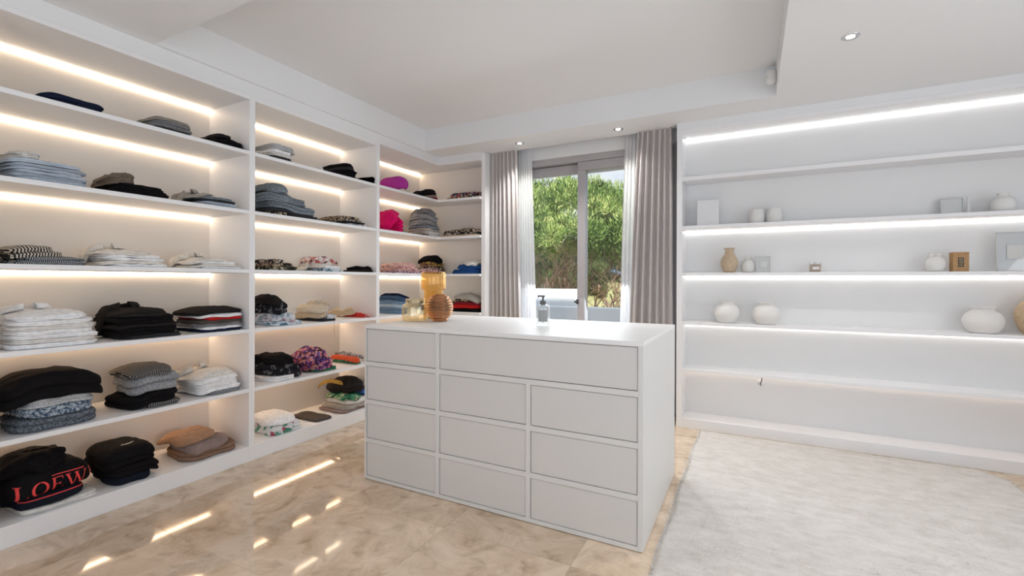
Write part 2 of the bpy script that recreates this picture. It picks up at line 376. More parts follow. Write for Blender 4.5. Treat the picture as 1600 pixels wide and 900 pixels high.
# ------------------------------------------------------------------ setting
floor = bx('floor', [(XL - 0.2, YN - 0.2, -0.12, XR + 0.2, YB + 0.3, -0.0015)], 'grout'); tag(floor, kind='structure')
T = 0.674
tile_me = box_me('tile', [(-T / 2 + 0.0007, -T / 2 + 0.0007, -0.0013, T / 2 - 0.0007, T / 2 - 0.0007, 0)], 0.0004)
tile_me.materials.append(M['limestone'])
for i in range(-5, 6):
    for j in range(-6, 5):
        cx, cy = -0.699 + T * (i + 0.5), 1.913 + T * (j + 0.5)
        if cx < XL + 0.1 or cx > XR + 0.3 or cy > YB + 0.2 or cy < YN - 0.2: continue
        o = bpy.data.objects.new('floor_tile', tile_me); C.objects.link(o); o.parent = floor; o.location = (cx, cy, 0)

tag(bx('wall_left', [(XL - 0.15, YN, -0.1, XL, YB + 0.2, 2.9)], 'wall_paint'), kind='structure')
WX0, WX1, WZ1 = -2.46, -0.60, 2.515
tag(bx('wall_back', [(XL, YB, -0.1, WX0, YB + 0.2, 2.9), (WX1, YB, -0.1, XR, YB + 0.2, 2.9), (WX0, YB, WZ1, WX1, YB + 0.2, 2.9)], 'wall_paint'), kind='structure')
tag(bx('wall_right', [(XR, YN, -0.1, XR + 0.15, -0.35, 2.9), (XR, 2.75, -0.1, XR + 0.15, YB + 0.2, 2.9), (XR, -0.35, -0.1, XR + 0.15, 2.75, 0.35), (XR, -0.35, 2.45, XR + 0.15, 2.75, 2.9)], 'wall_paint'), kind='structure')
tag(bx('wall_front', [(XL, YN - 0.15, -0.1, -2.25, YN, 2.9), (1.45, YN - 0.15, -0.1, XR, YN, 2.9), (-2.25, YN - 0.15, 2.45, 1.45, YN, 2.9)], 'wall_paint'), kind='structure')
# ceiling: soffit ring round a recessed tray, curtain pocket at the window
TX0, TX1, TY0, TY1 = -3.035, 0.158, 1.402, 3.863
tag(bx('ceiling', [
    (XL, YN, SOF, TX0, YB, 2.9), (TX1, YN, SOF, XR, YB, 2.9),
    (TX0, YN, SOF, TX1, TY0, 2.9), (TX0, TY1, SOF, TX1, 4.277, 2.9),
    (TX0, 4.277, SOF, -2.482, YB, 2.9), (-0.569, 4.277, SOF, TX1, YB, 2.9), (-2.482, 4.277, 2.75, -0.569, YB, 2.9),
    (TX0, TY0, TRAY, TX1, TY1, 2.95)], 'ceiling_paint'), kind='structure')
tag(bx('trim_1', [(XL + 0.001, -0.45, 2.5152, XF, YF - 0.001, SOF - 0.0005)], 'ceiling_paint'), kind='structure')
tag(bx('trim_2', [(XF + 0.001, YF - 0.03, 2.5412, -2.529, YB - 0.001, SOF - 0.0005)], 'ceiling_paint'), kind='structure')
tag(bx('trim_3', [(-0.569, YF, 2.5442, XR - 0.001, YB - 0.001, SOF - 0.0005)], 'ceiling_paint'), kind='structure')

tag(bx('sun_block_slab', [(XL - 0.3, YN - 3.4, 3.0, XR + 3.4, YB + 0.35, 3.9)], 'terrace_wall'), kind='structure')  # unseen slab, added to keep sun off the wall openings and the terrace

# ------------------------------------------------------------------ window: sliding glazed door
win = empty('window_1', (-1.53, 4.5, 0), kind='structure')
o_ = (-1.53, 4.5, 0)
bx('window_frame', [(WX0, 4.44, 2.455, WX1, 4.57, WZ1), (WX0, 4.44, 0, WX0 + 0.05, 4.57, 2.455), (WX1 - 0.05, 4.44, 0, WX1, 4.57, 2.455), (WX0, 4.44, 0, WX1, 4.57, 0.04)], 'aluminium', win, 0.003, o_)
def sash(x0, x1, y0, y1, top, bot=0.045, rail=0.085, stile_l=0.08, stile_r=0.08):
    s = bx('sash', [(x0, y0, top - rail, x1, y1, top), (x0, y0, bot, x0 + stile_l, y1, top - rail), (x1 - stile_r, y0, bot, x1, y1, top - rail), (x0 + stile_l, y0, bot, x1 - stile_r, y1, bot + 0.09)], 'aluminium', win, 0.003, o_)
    ym = (y0 + y1) / 2
    bx('pane', [(x0 + stile_l - 0.005, ym - 0.004, bot + 0.085, x1 - stile_r + 0.005, ym + 0.004, top - rail + 0.005)], 'window_glass', s, 0, o_)
    return s
sash(-2.41, -1.49, 4.515, 4.560, 2.450)
front_sash = sash(-1.565, -0.65, 4.450, 4.495, 2.453)
h = bx('handle', [(-1.572, 4.435, 1.015, -1.548, 4.45, 1.065), (-1.585, 4.415, 1.03, -1.548, 4.435, 1.05)], 'black_plastic', front_sash, 0.003, o_)
bx('shutter_box', [(WX0 + 0.05, 4.575, 2.36, WX1 - 0.05, 4.60, 2.515)], 'white_plastic', win, 0.003, o_)

# terrace and garden
tag(bx('terrace_floor', [(-9, YB + 0.21, -0.12, 6, 6.9, -0.02)], 'terrace_floor'), kind='structure')
tag(bx('terrace_parapet', [(-9, 6.5, -0.1, 6, 6.72, 0.86)], 'terrace_wall', bevel=0.01), kind='structure')
tag(bx('terrace_wall', [(-9, 7.1, -0.1, -2.516, 7.4, 1.115)], 'terrace_wall', bevel=0.01), kind='structure')
g = poly_me('meadow', [(-160, 9, -3), (90, 9, -3), (90, 70, -3), (-160, 70, -3), (90, 160, 3.0), (-160, 160, 3.0)], [(0, 1, 2, 3), (3, 2, 4, 5)])
tag(link('meadow', g, 'meadow'), kind='structure')

def tree(loc, crown_r, crown_z, crown_h, label, n_cl, seed, tone='needles', forks=5, name='pine_tree', cat='tree', grp=None, low=0.0):
    rs = np.random.RandomState(seed); r_ = random.Random(seed)
    root = empty(name, loc, label, cat, grp)
    # trunk and branches
    br = []
    def grow(p, d, rad, length, depth):
        pts, rads = [p.copy()], [rad]
        for k in range(5):
            d = (d + Vector((r_.uniform(-.25, .25), r_.uniform(-.25, .25), r_.uniform(-.08, .16)))).normalized()
            p = p + d * length / 5; pts.append(p.copy()); rads.append(rad * (1 - 0.09 * (k + 1)))
        br.append((pts, rads, 7 if depth < 2 else 4))
        if depth < 4:
            for q in range(3 if depth < 3 else 2):
                i = r_.choice([2, 3, 4, 5])
                dd = (d + Vector((r_.uniform(-1, 1), r_.uniform(-1, 1), r_.uniform(-.35, .7)))).normalized()
                grow(pts[i], dd, rads[i] * 0.62, length * 0.72, depth + 1)
    for k in range(forks):
        a = 2 * PI * k / forks + r_.uniform(-.3, .3)
        grow(Vector((0.15 * math.cos(a), 0.15 * math.sin(a), 0)), Vector((0.55 * math.cos(a), 0.55 * math.sin(a), 1)).normalized(), 0.10 if k % 2 else 0.15, crown_z * 0.62, 0)
    tubes('trunk', br[:], 'bark', root)
    # needle sprays
    cl = []
    while len(cl) < n_cl:
        v = rs.normal(size=3); v /= np.linalg.norm(v)
        if v[2] < -0.55: continue
        rr = rs.uniform(0.45, 1.0) ** 0.5
        c = np.array([v[0] * crown_r * rr, v[1] * crown_r * rr, crown_z + crown_h * 0.5 + v[2] * crown_h * 0.5 * rr])
        cl.append((c, rs.uniform(0.30, 0.62), v))
    P = []; 
    for c, s, v in cl:
        k = int(340 * (s / 0.45) ** 2)
        q = rs.normal(size=(k, 3)); q /= np.linalg.norm(q, axis=1)[:, None]
        pos = c + q * s * rs.uniform(0.55, 1.0, size=(k, 1)) * np.array([1, 1, 0.8])
        dr = q * 0.6 + np.array([0, 0, 0.75]) + rs.normal(size=(k, 3)) * 0.25
        dr /= np.linalg.norm(dr, axis=1)[:, None]
        sd = np.cross(dr, rs.normal(size=(k, 3))); sd /= np.linalg.norm(sd, axis=1)[:, None]
        L = rs.uniform(0.09, 0.20, size=(k, 1)); W = rs.uniform(0.012, 0.024, size=(k, 1))
        P.append(np.stack([pos - sd * W, pos + sd * W, pos + dr * L], axis=1))
    P = np.concatenate(P).reshape(-1, 3)
    nf = len(P) // 3
    me = bpy.data.meshes.new('foliage'); me.vertices.add(len(P)); me.vertices.foreach_set('co', P.ravel())
    me.loops.add(len(P)); me.loops.foreach_set('vertex_index', np.arange(len(P)))
    me.polygons.add(nf); me.polygons.foreach_set('loop_start', np.arange(0, len(P), 3)); me.update(); me.validate()
    f = link('foliage', me, tone, root); f['kind'] = 'stuff'
    return root
tree((-6.3, 15.5, -3.0), 3.1, 4.5, 3.2, 'broad bright green pine filling the middle of the window', 190, 11, grp='pines beyond the terrace', forks=10)
tree((-9.9, 18.5, -3.0), 2.4, 4.6, 3.9, 'pine at the left edge of the window, crown in shade', 110, 12, grp='pines beyond the terrace', forks=7)
tree((-3.2, 18.0, -3.0), 2.5, 4.4, 3.0, 'pine standing behind the right window pane', 120, 13, grp='pines beyond the terrace', forks=9)
tree((-14.5, 29.0, -3.0), 3.6, 1.4, 5.4, 'dark shrubby tree low behind the pines, seen through the left pane', 150, 21, 'bush_leaves', 6, grp='trees behind the pines')
tree((-10.2, 27.0, -3.0), 2.6, 2.4, 4.0, 'dark shrubby tree low behind the pines, left of the window stile', 130, 23, 'bush_leaves', 6, grp='trees behind the pines')
tree((-6.2, 31.0, -3.0), 3.2, 3.4, 3.6, 'dark shrubby tree low behind the pines, right of the window stile', 130, 22, 'bush_leaves', 6, grp='trees behind the pines')

# ------------------------------------------------------------------ curtains
def curtain(name, x0t, x1t, x0b, x1b, ztop, yc, amp, folds, material, label, cat, seed, thick=0.0, grp=None):
    rs = np.random.RandomState(seed)
    nu, nv = folds * 14, 26
    ph = rs.uniform(0, 6.28, 8)
    vs, fs = [], []
    for j in range(nv + 1):
        v = j / nv; z = ztop * (1 - v) + 0.012 * v
        flare = min(1, v * 1.15) ** 0.8
        a0 = x0t + (x0b - x0t) * flare; a1 = x1t + (x1b - x1t) * flare
        for i in range(nu + 1):
            u = i / nu
            uu = u + 0.012 * math.sin(9 * u + ph[0] + 1.3 * v)
            w = 2 * PI * folds * uu
            k = 0.55 + 0.45 * math.sin(ph[1] + 5.1 * u + 0.9 * v)
            dy = amp * (math.sin(w + 0.35 * math.sin(w)) * (0.75 + 0.35 * k) + 0.30 * math.sin(2 * w + ph[2] + 2 * v)) * (0.75 + 0.25 * min(1, 3 * v))
            dx = amp * 0.35 * math.cos(w + ph[3]) * 0.6
            vs.append((a0 + (a1 - a0) * u + dx, yc + dy, z))
    for j in range(nv):
        for i in range(nu):
            a = j * (nu + 1) + i
            fs.append((a, a + 1, a + nu + 2, a + nu + 1))
    root = empty(name, ((x0t + x1t) / 2, yc, 0), label, cat, grp)
    vs = [(x - root.location.x, y - yc, z) for x, y, z in vs]
    o = link('drape', poly_me('drape', vs, fs, True), material, root)
    if thick:
        md = o.modifiers.new('thickness', 'SOLIDIFY'); md.thickness = thick
    return root
LEFT_CURTAIN = curtain('curtain', -2.468, -2.165, -2.475, -2.09, 2.73, 4.265, 0.030, 7, 'curtain_cloth', 'grey linen curtain left of the window, beside the corner shelving', 'curtain', 3, 0.002)
curtain('curtain', -0.895, -0.620, -1.00, -0.600, 2.73, 4.245, 0.034, 6, 'curtain_cloth', 'grey linen curtain right of the window, beside the vase shelving', 'curtain', 8, 0.002)
curtain('sheer_curtain', -2.22, -2.045, -2.22, -1.965, 2.73, 4.36, 0.018, 7, 'voile', 'sheer white voile curtain at the left edge of the window', 'curtain', 5)
curtain('sheer_curtain', -1.055, -0.80, -1.12, -0.80, 2.73, 4.36, 0.018, 8, 'voile', 'sheer white voile curtain at the right edge of the window', 'curtain', 6)

# ------------------------------------------------------------------ left shelving
DEP = XF - XL
def bay(y0, y1, label, far_side=True, near_side=True, name='shelving_unit'):
    root = empty(name, (XF, (y0 + y1) / 2, 0), label, 'shelves', 'shelving bays along the left wall'); o = tuple(root.location)
    a, b_ = y0, y1
    if near_side: bx('side_panel', [(XL + 0.004, y0, 0, XF, y0 + 0.02, 2.515)], 'shelf_lacquer', root, 0.001, o); a = y0 + 0.02
    if far_side: bx('side_panel', [(XL + 0.004, y1 - 0.02, 0, XF, y1, 2.515)], 'shelf_lacquer', root, 0.001, o); b_ = y1 - 0.02
    bx('back_panel', [(XL + 0.003, a, 0.10, XL + 0.018, b_, 2.49)], 'shelf_back', root, 0, o)
    bx('top_panel', [(XL + 0.004, a, 2.49, XF, b_, 2.515)], 'shelf_lacquer', root, 0.001, o)
    bx('base', [(XL + 0.004, a, 0, XF, b_, 0.103)], 'shelf_lacquer', root, 0.002, o)
    for i, z in enumerate(LEFT_Z):
        if i: bx('shelf', [(XL + 0.019, a, z, XF, b_, z + TH)], 'shelf_lacquer', root, 0.0012, o)
        bx('light_strip', [(XL + 0.019, a + 0.005, z - 0.012, XL + 0.034, b_ - 0.005, z - 0.0005)], 'strip_warm' if i < 4 else 'strip_warm_low', root, 0, o)
    return root
bay(-0.45, 0.745, 'white lit shelving bay nearest the viewer, beyond the picture edge')
bay(0.745, 1.999, 'white lit shelving bay at the left edge, with knitwear at its foot')
bay(1.999, 3.209, 'white lit shelving bay in the middle of the left wall')
# corner bay: shelves turn onto the back wall
CX1 = -2.482
root = empty('corner_shelving_unit', (XF, 3.8, 0), 'white L-shaped corner shelving between the middle bay and the left curtain', 'shelves', 'shelving bays along the left wall'); o = tuple(root.location)
bx('side_panel', [(XL + 0.004, 3.209, 0, XF, 3.229, 2.515)], 'shelf_lacquer', root, 0.001, o)
bx('side_panel', [(-2.528, YF, 0, -2.482, YB - 0.003, 2.600)], 'shelf_lacquer', root, 0.001, o)
bx('back_panel', [(XL + 0.003, 3.229, 0.10, XL + 0.018, YB - 0.003, 2.515)], 'shelf_back', root, 0, o)
bx('back_panel', [(XL + 0.018, YB - 0.018, 0.10, -2.528, YB - 0.003, 2.515)], 'shelf_back', root, 0, o)
def lshape(z0, z1, nm, matn):
    x0, x1, x2 = XL + 0.019, XF, -2.528; y0, y1, y2 = 3.229, YF - 0.035, YB - 0.019
    c = 0.02
    pts = [(x0, y0), (x1, y0), (x1, y1 - c), (x1 + c, y1), (x2, y1), (x2, y2), (x0, y2)]
    pts = [(p[0] - o[0], p[1] - o[1]) for p in pts]; n_ = len(pts)
    vs = [(p[0], p[1], z0) for p in pts] + [(p[0], p[1], z1) for p in pts]
    fs = [tuple(range(n_))[::-1], tuple(range(n_, 2 * n_))] + [(i, (i + 1) % n_, (i + 1) % n_ + n_, i + n_) for i in range(n_)]
    return link(nm, poly_me(nm, vs, fs), matn, root)
lshape(2.516, 2.541, 'top_panel', 'shelf_lacquer')
lshape(0.0, 0.103, 'base', 'shelf_lacquer')
for i, z in enumerate(LEFT_Z):
    if i: lshape(z, z + TH, 'shelf', 'shelf_lacquer')
    zz = z + (0.026 if i == 0 else 0)
    bx('light_strip', [(XL + 0.019, 3.235, zz - 0.012, XL + 0.034, YB - 0.03, zz - 0.0005)], 'strip_warm' if i < 4 else 'strip_warm_low', root, 0, o)

# ------------------------------------------------------------------ back shelving, right of the window
RX0, RX1 = -0.569, XR - 0.02
root = empty('wall_shelving_unit', (-0.5, YF, 0), 'long white lit shelving right of the window holding pale vases', 'shelves'); o = tuple(root.location)
bx('side_panel', [(RX0, YF, 0, RX0 + 0.045, YB - 0.003, 2.544)], 'shelf_lacquer', root, 0.001, o)
bx('side_panel', [(RX1 - 0.045, YF, 0, RX1, YB - 0.003, 2.544)], 'shelf_lacquer', root, 0.001, o)
a, b_ = RX0 + 0.045, RX1 - 0.045
bx('back_panel', [(a, YB - 0.018, 0.08, b_, YB - 0.003, 2.516)], 'shelf_back_right', root, 0, o)
bx('top_panel', [(a, YF, 2.516, b_, YB - 0.003, 2.544)], 'shelf_lacquer', root, 0.001, o)
bx('base', [(a, YF, 0, b_, YB - 0.003, 0.085)], 'shelf_lacquer', root, 0.002, o)
RZ = [(2.106, 0.033), (1.694, 0.027), (1.297, 0.025), (0.880, 0.025), (0.481, 0.025)]
for z, t in RZ:
    bx('shelf', [(a, YF + 0.003, z, b_, YB - 0.019, z + t)], 'shelf_lacquer', root, 0.0012, o)
for z, mt in ((2.516, 'strip_white'), (1.694, 'strip_white'), (1.297, 'strip_white'), (0.880, 'strip_white'), (0.481, 'strip_blush')):
    bx('light_strip', [(a + 0.005, YB - 0.033, z - 0.012, b_ - 0.005, YB - 0.019, z - 0.0005)], mt, root, 0, o)

# ------------------------------------------------------------------ island
IX0, IX1, IY0, IY1, IZ = -2.160, -0.436, 2.152, 3.125, 0.970
root = empty('drawer_island', ((IX0 + IX1) / 2, (IY0 + IY1) / 2, 0), 'large pale grey handleless chest of drawers in the middle of the room', 'island'); o = tuple(root.location)
F = IY0; D = 0.026
def zrow(z): return z
rows = [(0.021, 0.236), (0.259, 0.477), (0.503, 0.714), (0.740, 0.958)]
zr = [(0.024, 0.234), (0.260, 0.476), (0.503, 0.714), (0.741, 0.946)]
cA, cB, cC = (-2.146, -1.610), (-1.584, -1.034), (-1.008, -0.462)
bx('carcass', [(IX0 + 0.002, F + D, 0.004, IX1 - 0.022, IY1 - 0.002, IZ - 0.022)], 'recess_dark', root, 0, o)
bx('side_panel', [(IX1 - 0.022, F, 0.004, IX1, IY1, IZ - 0.022)], 'island_lacquer', root, 0.0012, o)
bx('side_panel', [(IX0, F, 0.004, IX0 + 0.002, IY1, IZ - 0.022)], 'island_lacquer', root, 0, o)
bx('rear_panel', [(IX0 + 0.002, IY1 - 0.002, 0.004, IX1 - 0.022, IY1, IZ - 0.022)], 'island_lacquer', root, 0, o)
bx('top', [(IX0, F, IZ - 0.022, IX1, IY1, IZ)], 'island_top', root, 0.0015, o)
rails = []
rails.append((IX0 + 0.002, F, 0.004, IX1 - 0.022, F + D, zr[0][0]))
for a0, a1 in ((zr[0][1], zr[1][0]), (zr[1][1], zr[2][0]), (zr[2][1], zr[3][0])):
    rails.append((IX0 + 0.013, F, a0, cA[1], F + D, a1)); rails.append((cB[0], F, a0, IX1 - 0.022, F + D, a1))
rails.append((IX0 + 0.002, F, zr[0][0], IX0 + 0.013, F + D, IZ - 0.022)); rails.append((IX0 + 0.013, F, zr[3][1], cA[1], F + D, IZ - 0.022)); rails.append((cB[0], F, zr[3][1], IX1 - 0.022, F + D, IZ - 0.022)); rails.append((cC[1], F, zr[0][0], IX1 - 0.022, F + D, zr[0][1])); rails += [(cC[1], F, zr[q][0], IX1 - 0.022, F + D, zr[q][1]) for q in (1, 2, 3)]
bx('front_frame', rails + [(cA[1], F, zr[0][0], cB[0], F + D, IZ - 0.022), *[(cB[1], F, zr[q][0], cC[0], F + D, zr[q][1]) for q in range(3)]], 'island_lacquer', root, 0, o)
gp = 0.003
for k in range(4):
    bx('drawer', [(cA[0] + gp, F + 0.004, zr[k][0] + gp, cA[1] - gp, F + D - 0.002, zr[k][1] - gp)], 'island_drawer', root, 0.001, o)
for k in range(3):
    bx('drawer', [(cB[0] + gp, F + 0.004, zr[k][0] + gp, cB[1] - gp, F + D - 0.002, zr[k][1] - gp)], 'island_drawer', root, 0.001, o)
    bx('drawer', [(cC[0] + gp, F + 0.004, zr[k][0] + gp, cC[1] - gp, F + D - 0.002, zr[k][1] - gp)], 'island_drawer', root, 0.001, o)
tag(bx('drawer', [(cB[0] + gp, F + 0.004, zr[3][0] + gp, cC[1] - gp, F + D - 0.002, zr[3][1] - gp)], 'island_drawer', root, 0.001, o), 'double-width top drawer')

# ------------------------------------------------------------------ rug
rx0, rx1, ry0, ry1 = -0.385, 1.44, 1.15, 4.115
NXr, NYr = 150, 230
vs, fs = [], []
def rug_out(x, y):
    # clipped far right corner and slightly wavy border
    return (x - rx1) + (y - ry1) * 1.0 > -0.17
def rug_shape(u, v):
    x = rx0 + (rx1 - rx0) * u + 0.006 * math.sin(9 * v * 3 + 1) ; y = ry0 + (ry1 - ry0) * v + 0.006 * math.sin(17 * u)
    s = (x - rx1) + (y - ry1) + 0.15
    if s > 0 and u > 0.5 and v > 0.5: x -= s / 2; y -= s / 2
    return x, y
for j in range(NYr + 1):
    for i in range(NXr + 1):
        x, y = rug_shape(i / NXr, j / NYr)
        e = min(i, NXr - i, (NYr - j), j) / 2.0
        z = 0.002 + 0.016 * min(1, e) + (nrs.uniform(-0.0025, 0.0025) + 0.002 * math.sin(x * 23 + 3 * math.sin(y * 7)) * math.sin(y * 31 + 2 * math.sin(x * 9))) * min(1, e)
        vs.append((x, y, z))
for j in range(NYr):
    for i in range(NXr):
        a = j * (NXr + 1) + i; fs.append((a, a + 1, a + NXr + 2, a + NXr + 1))
rug = empty('rug', (0.57, 2.6, 0), 'cream shaggy wool rug on the stone floor below the vase shelves', 'rug')
vs = [(x - 0.57, y - 2.6, z) for x, y, z in vs]
link('rug_base', poly_me('rug_base', vs, fs, True), 'rug_wool', rug)
k = 110000
U, Vv = nrs.uniform(0, 1, k), nrs.uniform(0, 1, k)
X = rx0 + (rx1 - rx0) * U; Y = ry0 + (ry1 - ry0) * Vv
s_ = (X - rx1) + (Y - ry1) + 0.15; mk = s_ > 0; X[mk] -= s_[mk] / 2; Y[mk] -= s_[mk] / 2
ang = nrs.uniform(0, 2 * PI, k); ln = nrs.uniform(0.010, 0.020, k); hh = nrs.uniform(0.003, 0.007, k)
dirx = np.cos(ang) * 0.7 + 0.5 * np.sin(X * 3 + Y * 2); diry = np.sin(ang) * 0.7
base = np.stack([X, Y, np.full(k, 0.013)], 1)
sx, sy = -np.sin(ang) * 0.0028, np.cos(ang) * 0.0028
P = np.stack([base + np.stack([sx, sy, 0 * sx], 1), base - np.stack([sx, sy, 0 * sx], 1), base + np.stack([dirx * ln, diry * ln, hh], 1)], 1).reshape(-1, 3) - np.array([0.57, 2.6, 0])
me = bpy.data.meshes.new('pile'); me.vertices.add(len(P)); me.vertices.foreach_set('co', P.ravel()); me.loops.add(len(P)); me.loops.foreach_set('vertex_index', np.arange(len(P)))
me.polygons.add(k); me.polygons.foreach_set('loop_start', np.arange(0, len(P), 3)); me.update(); me.validate()
pl = link('pile', me, 'rug_wool', rug); pl['kind'] = 'stuff'

# ------------------------------------------------------------------ ceiling fittings
def downlight(x, y, z, label, power=14):
    r_ = empty('ceiling_spotlight', (x, y, z), label, 'spotlight', 'recessed ceiling spotlights')
    lathe('bezel', [(0.026, -0.001), (0.028, -0.004), (0.042, -0.004), (0.045, -0.001), (0.045, 0.0)], 'chrome', r_, seg=28)
    lathe('reflector', [(0.027, -0.002), (0.020, -0.0012), (0.0195, -0.001)], 'chrome', r_, seg=24)
    lathe('lens', [(0.0001, -0.0030), (0.020, -0.0028), (0.021, -0.0012)], 'lamp_lens', r_, seg=20)
    light('spot_lamp', 'SPOT', (x, y, z - 0.012), (0, 0, 0), power, (1, 0.97, 0.93), spot_size=math.radians(115), spot_blend=0.9, shadow_soft_size=0.03)
downlight(-2.029, 4.065, SOF, 'small chrome recessed ceiling spotlight above the left curtain', 40)
downlight(-1.056, 4.084, SOF, 'small chrome recessed ceiling spotlight above the right half of the window', 40)
downlight(0.484, 3.117, SOF, 'small chrome recessed ceiling spotlight above the rug', 40)
downlight(0.484, 0.9, SOF, 'small chrome recessed ceiling spotlight behind the viewer', 40)
r_ = empty('motion_sensor', (0.125, 3.80, 2.72), 'small white motion sensor in the corner of the ceiling recess', 'sensor')
prof = [(0.0001, -0.052), (0.018, -0.050), (0.030, -0.040), (0.034, -0.02), (0.034, 0.03), (0.030, 0.045), (0.018, 0.052), (0.0001, 0.053)]
lathe('housing', prof, 'white_plastic', r_)
lathe('lens', [(0.0001, -0.018), (0.012, -0.014), (0.018, 0.0), (0.012, 0.014), (0.0001, 0.018)], 'paper', r_, loc=(-0.022, -0.012, -0.012))
bx('bracket', [(0.125, 3.79, 2.70, 0.157, 3.862, 2.76)], 'white_plastic', r_, 0.002, (0.125, 3.80, 2.72))

# ------------------------------------------------------------------ things on the island
def glassware(name, outer, wall, material, loc, label, cat='vase', seg=56, rib=None, extra=None):
    inner = [(max(r - wall, 0.0002), max(z, outer[0][1] + wall * 1.6)) for r, z in outer][::-1]
    inner = [p for p in inner if p[0] > 0.0003] + [(0.0001, outer[0][1] + wall * 1.6)]
    o = lathe(name, [(0.0001, outer[0][1])] + outer + inner, material, loc=loc, seg=seg, rib=rib)
    return tag(o, label, cat)
def smooth_prof(pts, n=5):
    out = []
    for i in range(len(pts) - 1):
        p0 = pts[max(i - 1, 0)]; p1 = pts[i]; p2 = pts[i + 1]; p3 = pts[min(i + 2, len(pts) - 1)]
        for k in range(n):
            t = k / n
            out.append(tuple(0.5 * (2 * p1[c] + (p2[c] - p0[c]) * t + (2 * p0[c] - 5 * p1[c] + 4 * p2[c] - p3[c]) * t * t + (3 * p1[c] - p0[c] - 3 * p2[c] + p3[c]) * t ** 3) for c in (0, 1)))
    out.append(pts[-1])
    return [(max(r, 0.0002), z) for r, z in out]
glassware('glass_jar', smooth_prof([(0.070, 0), (0.084, 0.006), (0.090, 0.03), (0.090, 0.085), (0.086, 0.108), (0.070, 0.118), (0.066, 0.124)], 4) + [(0.066, 0.150), (0.069, 0.153)], 0.005, 'honey_glass', (-2.060, 2.52, IZ + 0.001), 'squat pale honey glass jar, leftmost on the drawer island', 'jar')
ribf = lambda a, z: 1 + 0.018 * math.cos(28 * a)
glassware('ribbed_vase', [(0.066, 0), (0.070, 0.006), (0.070, 0.205), (0.072, 0.210), (0.086, 0.216), (0.088, 0.222), (0.088, 0.325), (0.085, 0.338), (0.080, 0.343)], 0.006, 'amber_glass', (-2.085, 2.76, IZ + 0.001), 'tall amber ribbed glass vase with a wider top, behind the two jars', seg=112, rib=ribf)
pr = []
for i in range(57):
    t = i / 56; zz = 0.006 + 0.178 * t
    r0 = 0.092 * math.sqrt(max(0.02, 1 - (2 * (t - 0.50) / 1.13) ** 2)) if t > 0.06 else 0.055
    if t < 0.12: r0 = 0.055 + (r0 - 0.055) * (max(0, t - 0.06) / 0.06)
    pr.append((max(r0, 0.046) + 0.0035 * math.sin(2 * PI * 10 * t), zz))
glassware('ribbed_vase', [(0.050, 0.0), (0.054, 0.003)] + pr, 0.006, 'brown_glass', (-1.900, 2.585, IZ + 0.001), 'round brown glass vase with horizontal ribs, rightmost of the three island vases')
r_ = empty('soap_dispenser', (-1.160, 2.66, IZ + 0.001), 'clear glass pump bottle with a grey pump, alone on the island', 'bottle')
bo = smooth_prof([(0.034, 0), (0.040, 0.004), (0.041, 0.02), (0.041, 0.105), (0.036, 0.122), (0.022, 0.130), (0.016, 0.134)], 4)
inner = [(max(r - 0.003, 0.0002), max(z, 0.005)) for r, z in bo][::-1]
lathe('bottle_body', [(0.0001, 0)] + bo + inner + [(0.0001, 0.005)], 'clear_glass', r_, seg=40)
lathe('collar', [(0.0001, 0.128), (0.0185, 0.129), (0.019, 0.133), (0.019, 0.152), (0.013, 0.156), (0.0001, 0.156)], 'grey_plastic', r_, seg=28)
lathe('pump_stem', [(0.006, 0.154), (0.006, 0.178), (0.0001, 0.179)], 'grey_plastic', r_, seg=14)
bx('pump_spout', [(-0.036, -0.006, 0.178, 0.012, 0.006, 0.188), (-0.036, -0.004, 0.172, -0.030, 0.004, 0.180)], 'grey_plastic', r_, 0.002)
lathe('dip_tube', [(0.002, 0.01), (0.002, 0.13)], 'white_plastic', r_, seg=8)
# curved paper label on the front
vs, fs = [], []
for j in range(2):
    for i in range(13):
        aa = math.radians(-90 + 23 - 42 + i * 7.0)
        vs.append((0.0418 * math.cos(aa), 0.0418 * math.sin(aa), 0.025 + 0.072 * j))
fs = [(i, i + 1, i + 14, i + 13) for i in range(12)]
link('label_sticker', poly_me('label_sticker', vs, fs, True), 'bottle_label', r_)

# ------------------------------------------------------------------ things on the back shelving
def vase(x, y, z, prof, material, label, name='vase', cat='vase', wall=0.006, grp=None, rib=None):
    o_ = smooth_prof(prof, 5)
    inner = [(max(r - wall, 0.0002), max(zz, wall)) for r, zz in o_][::-1] + [(0.0001, wall)]
    o = lathe(name, [(0.0001, 0)] + o_ + inner, material, loc=(x, y, z), seg=48, rib=rib)
    return tag(o, label, cat, grp)
zB, zC, zD = 1.7215, 1.3225, 0.9055
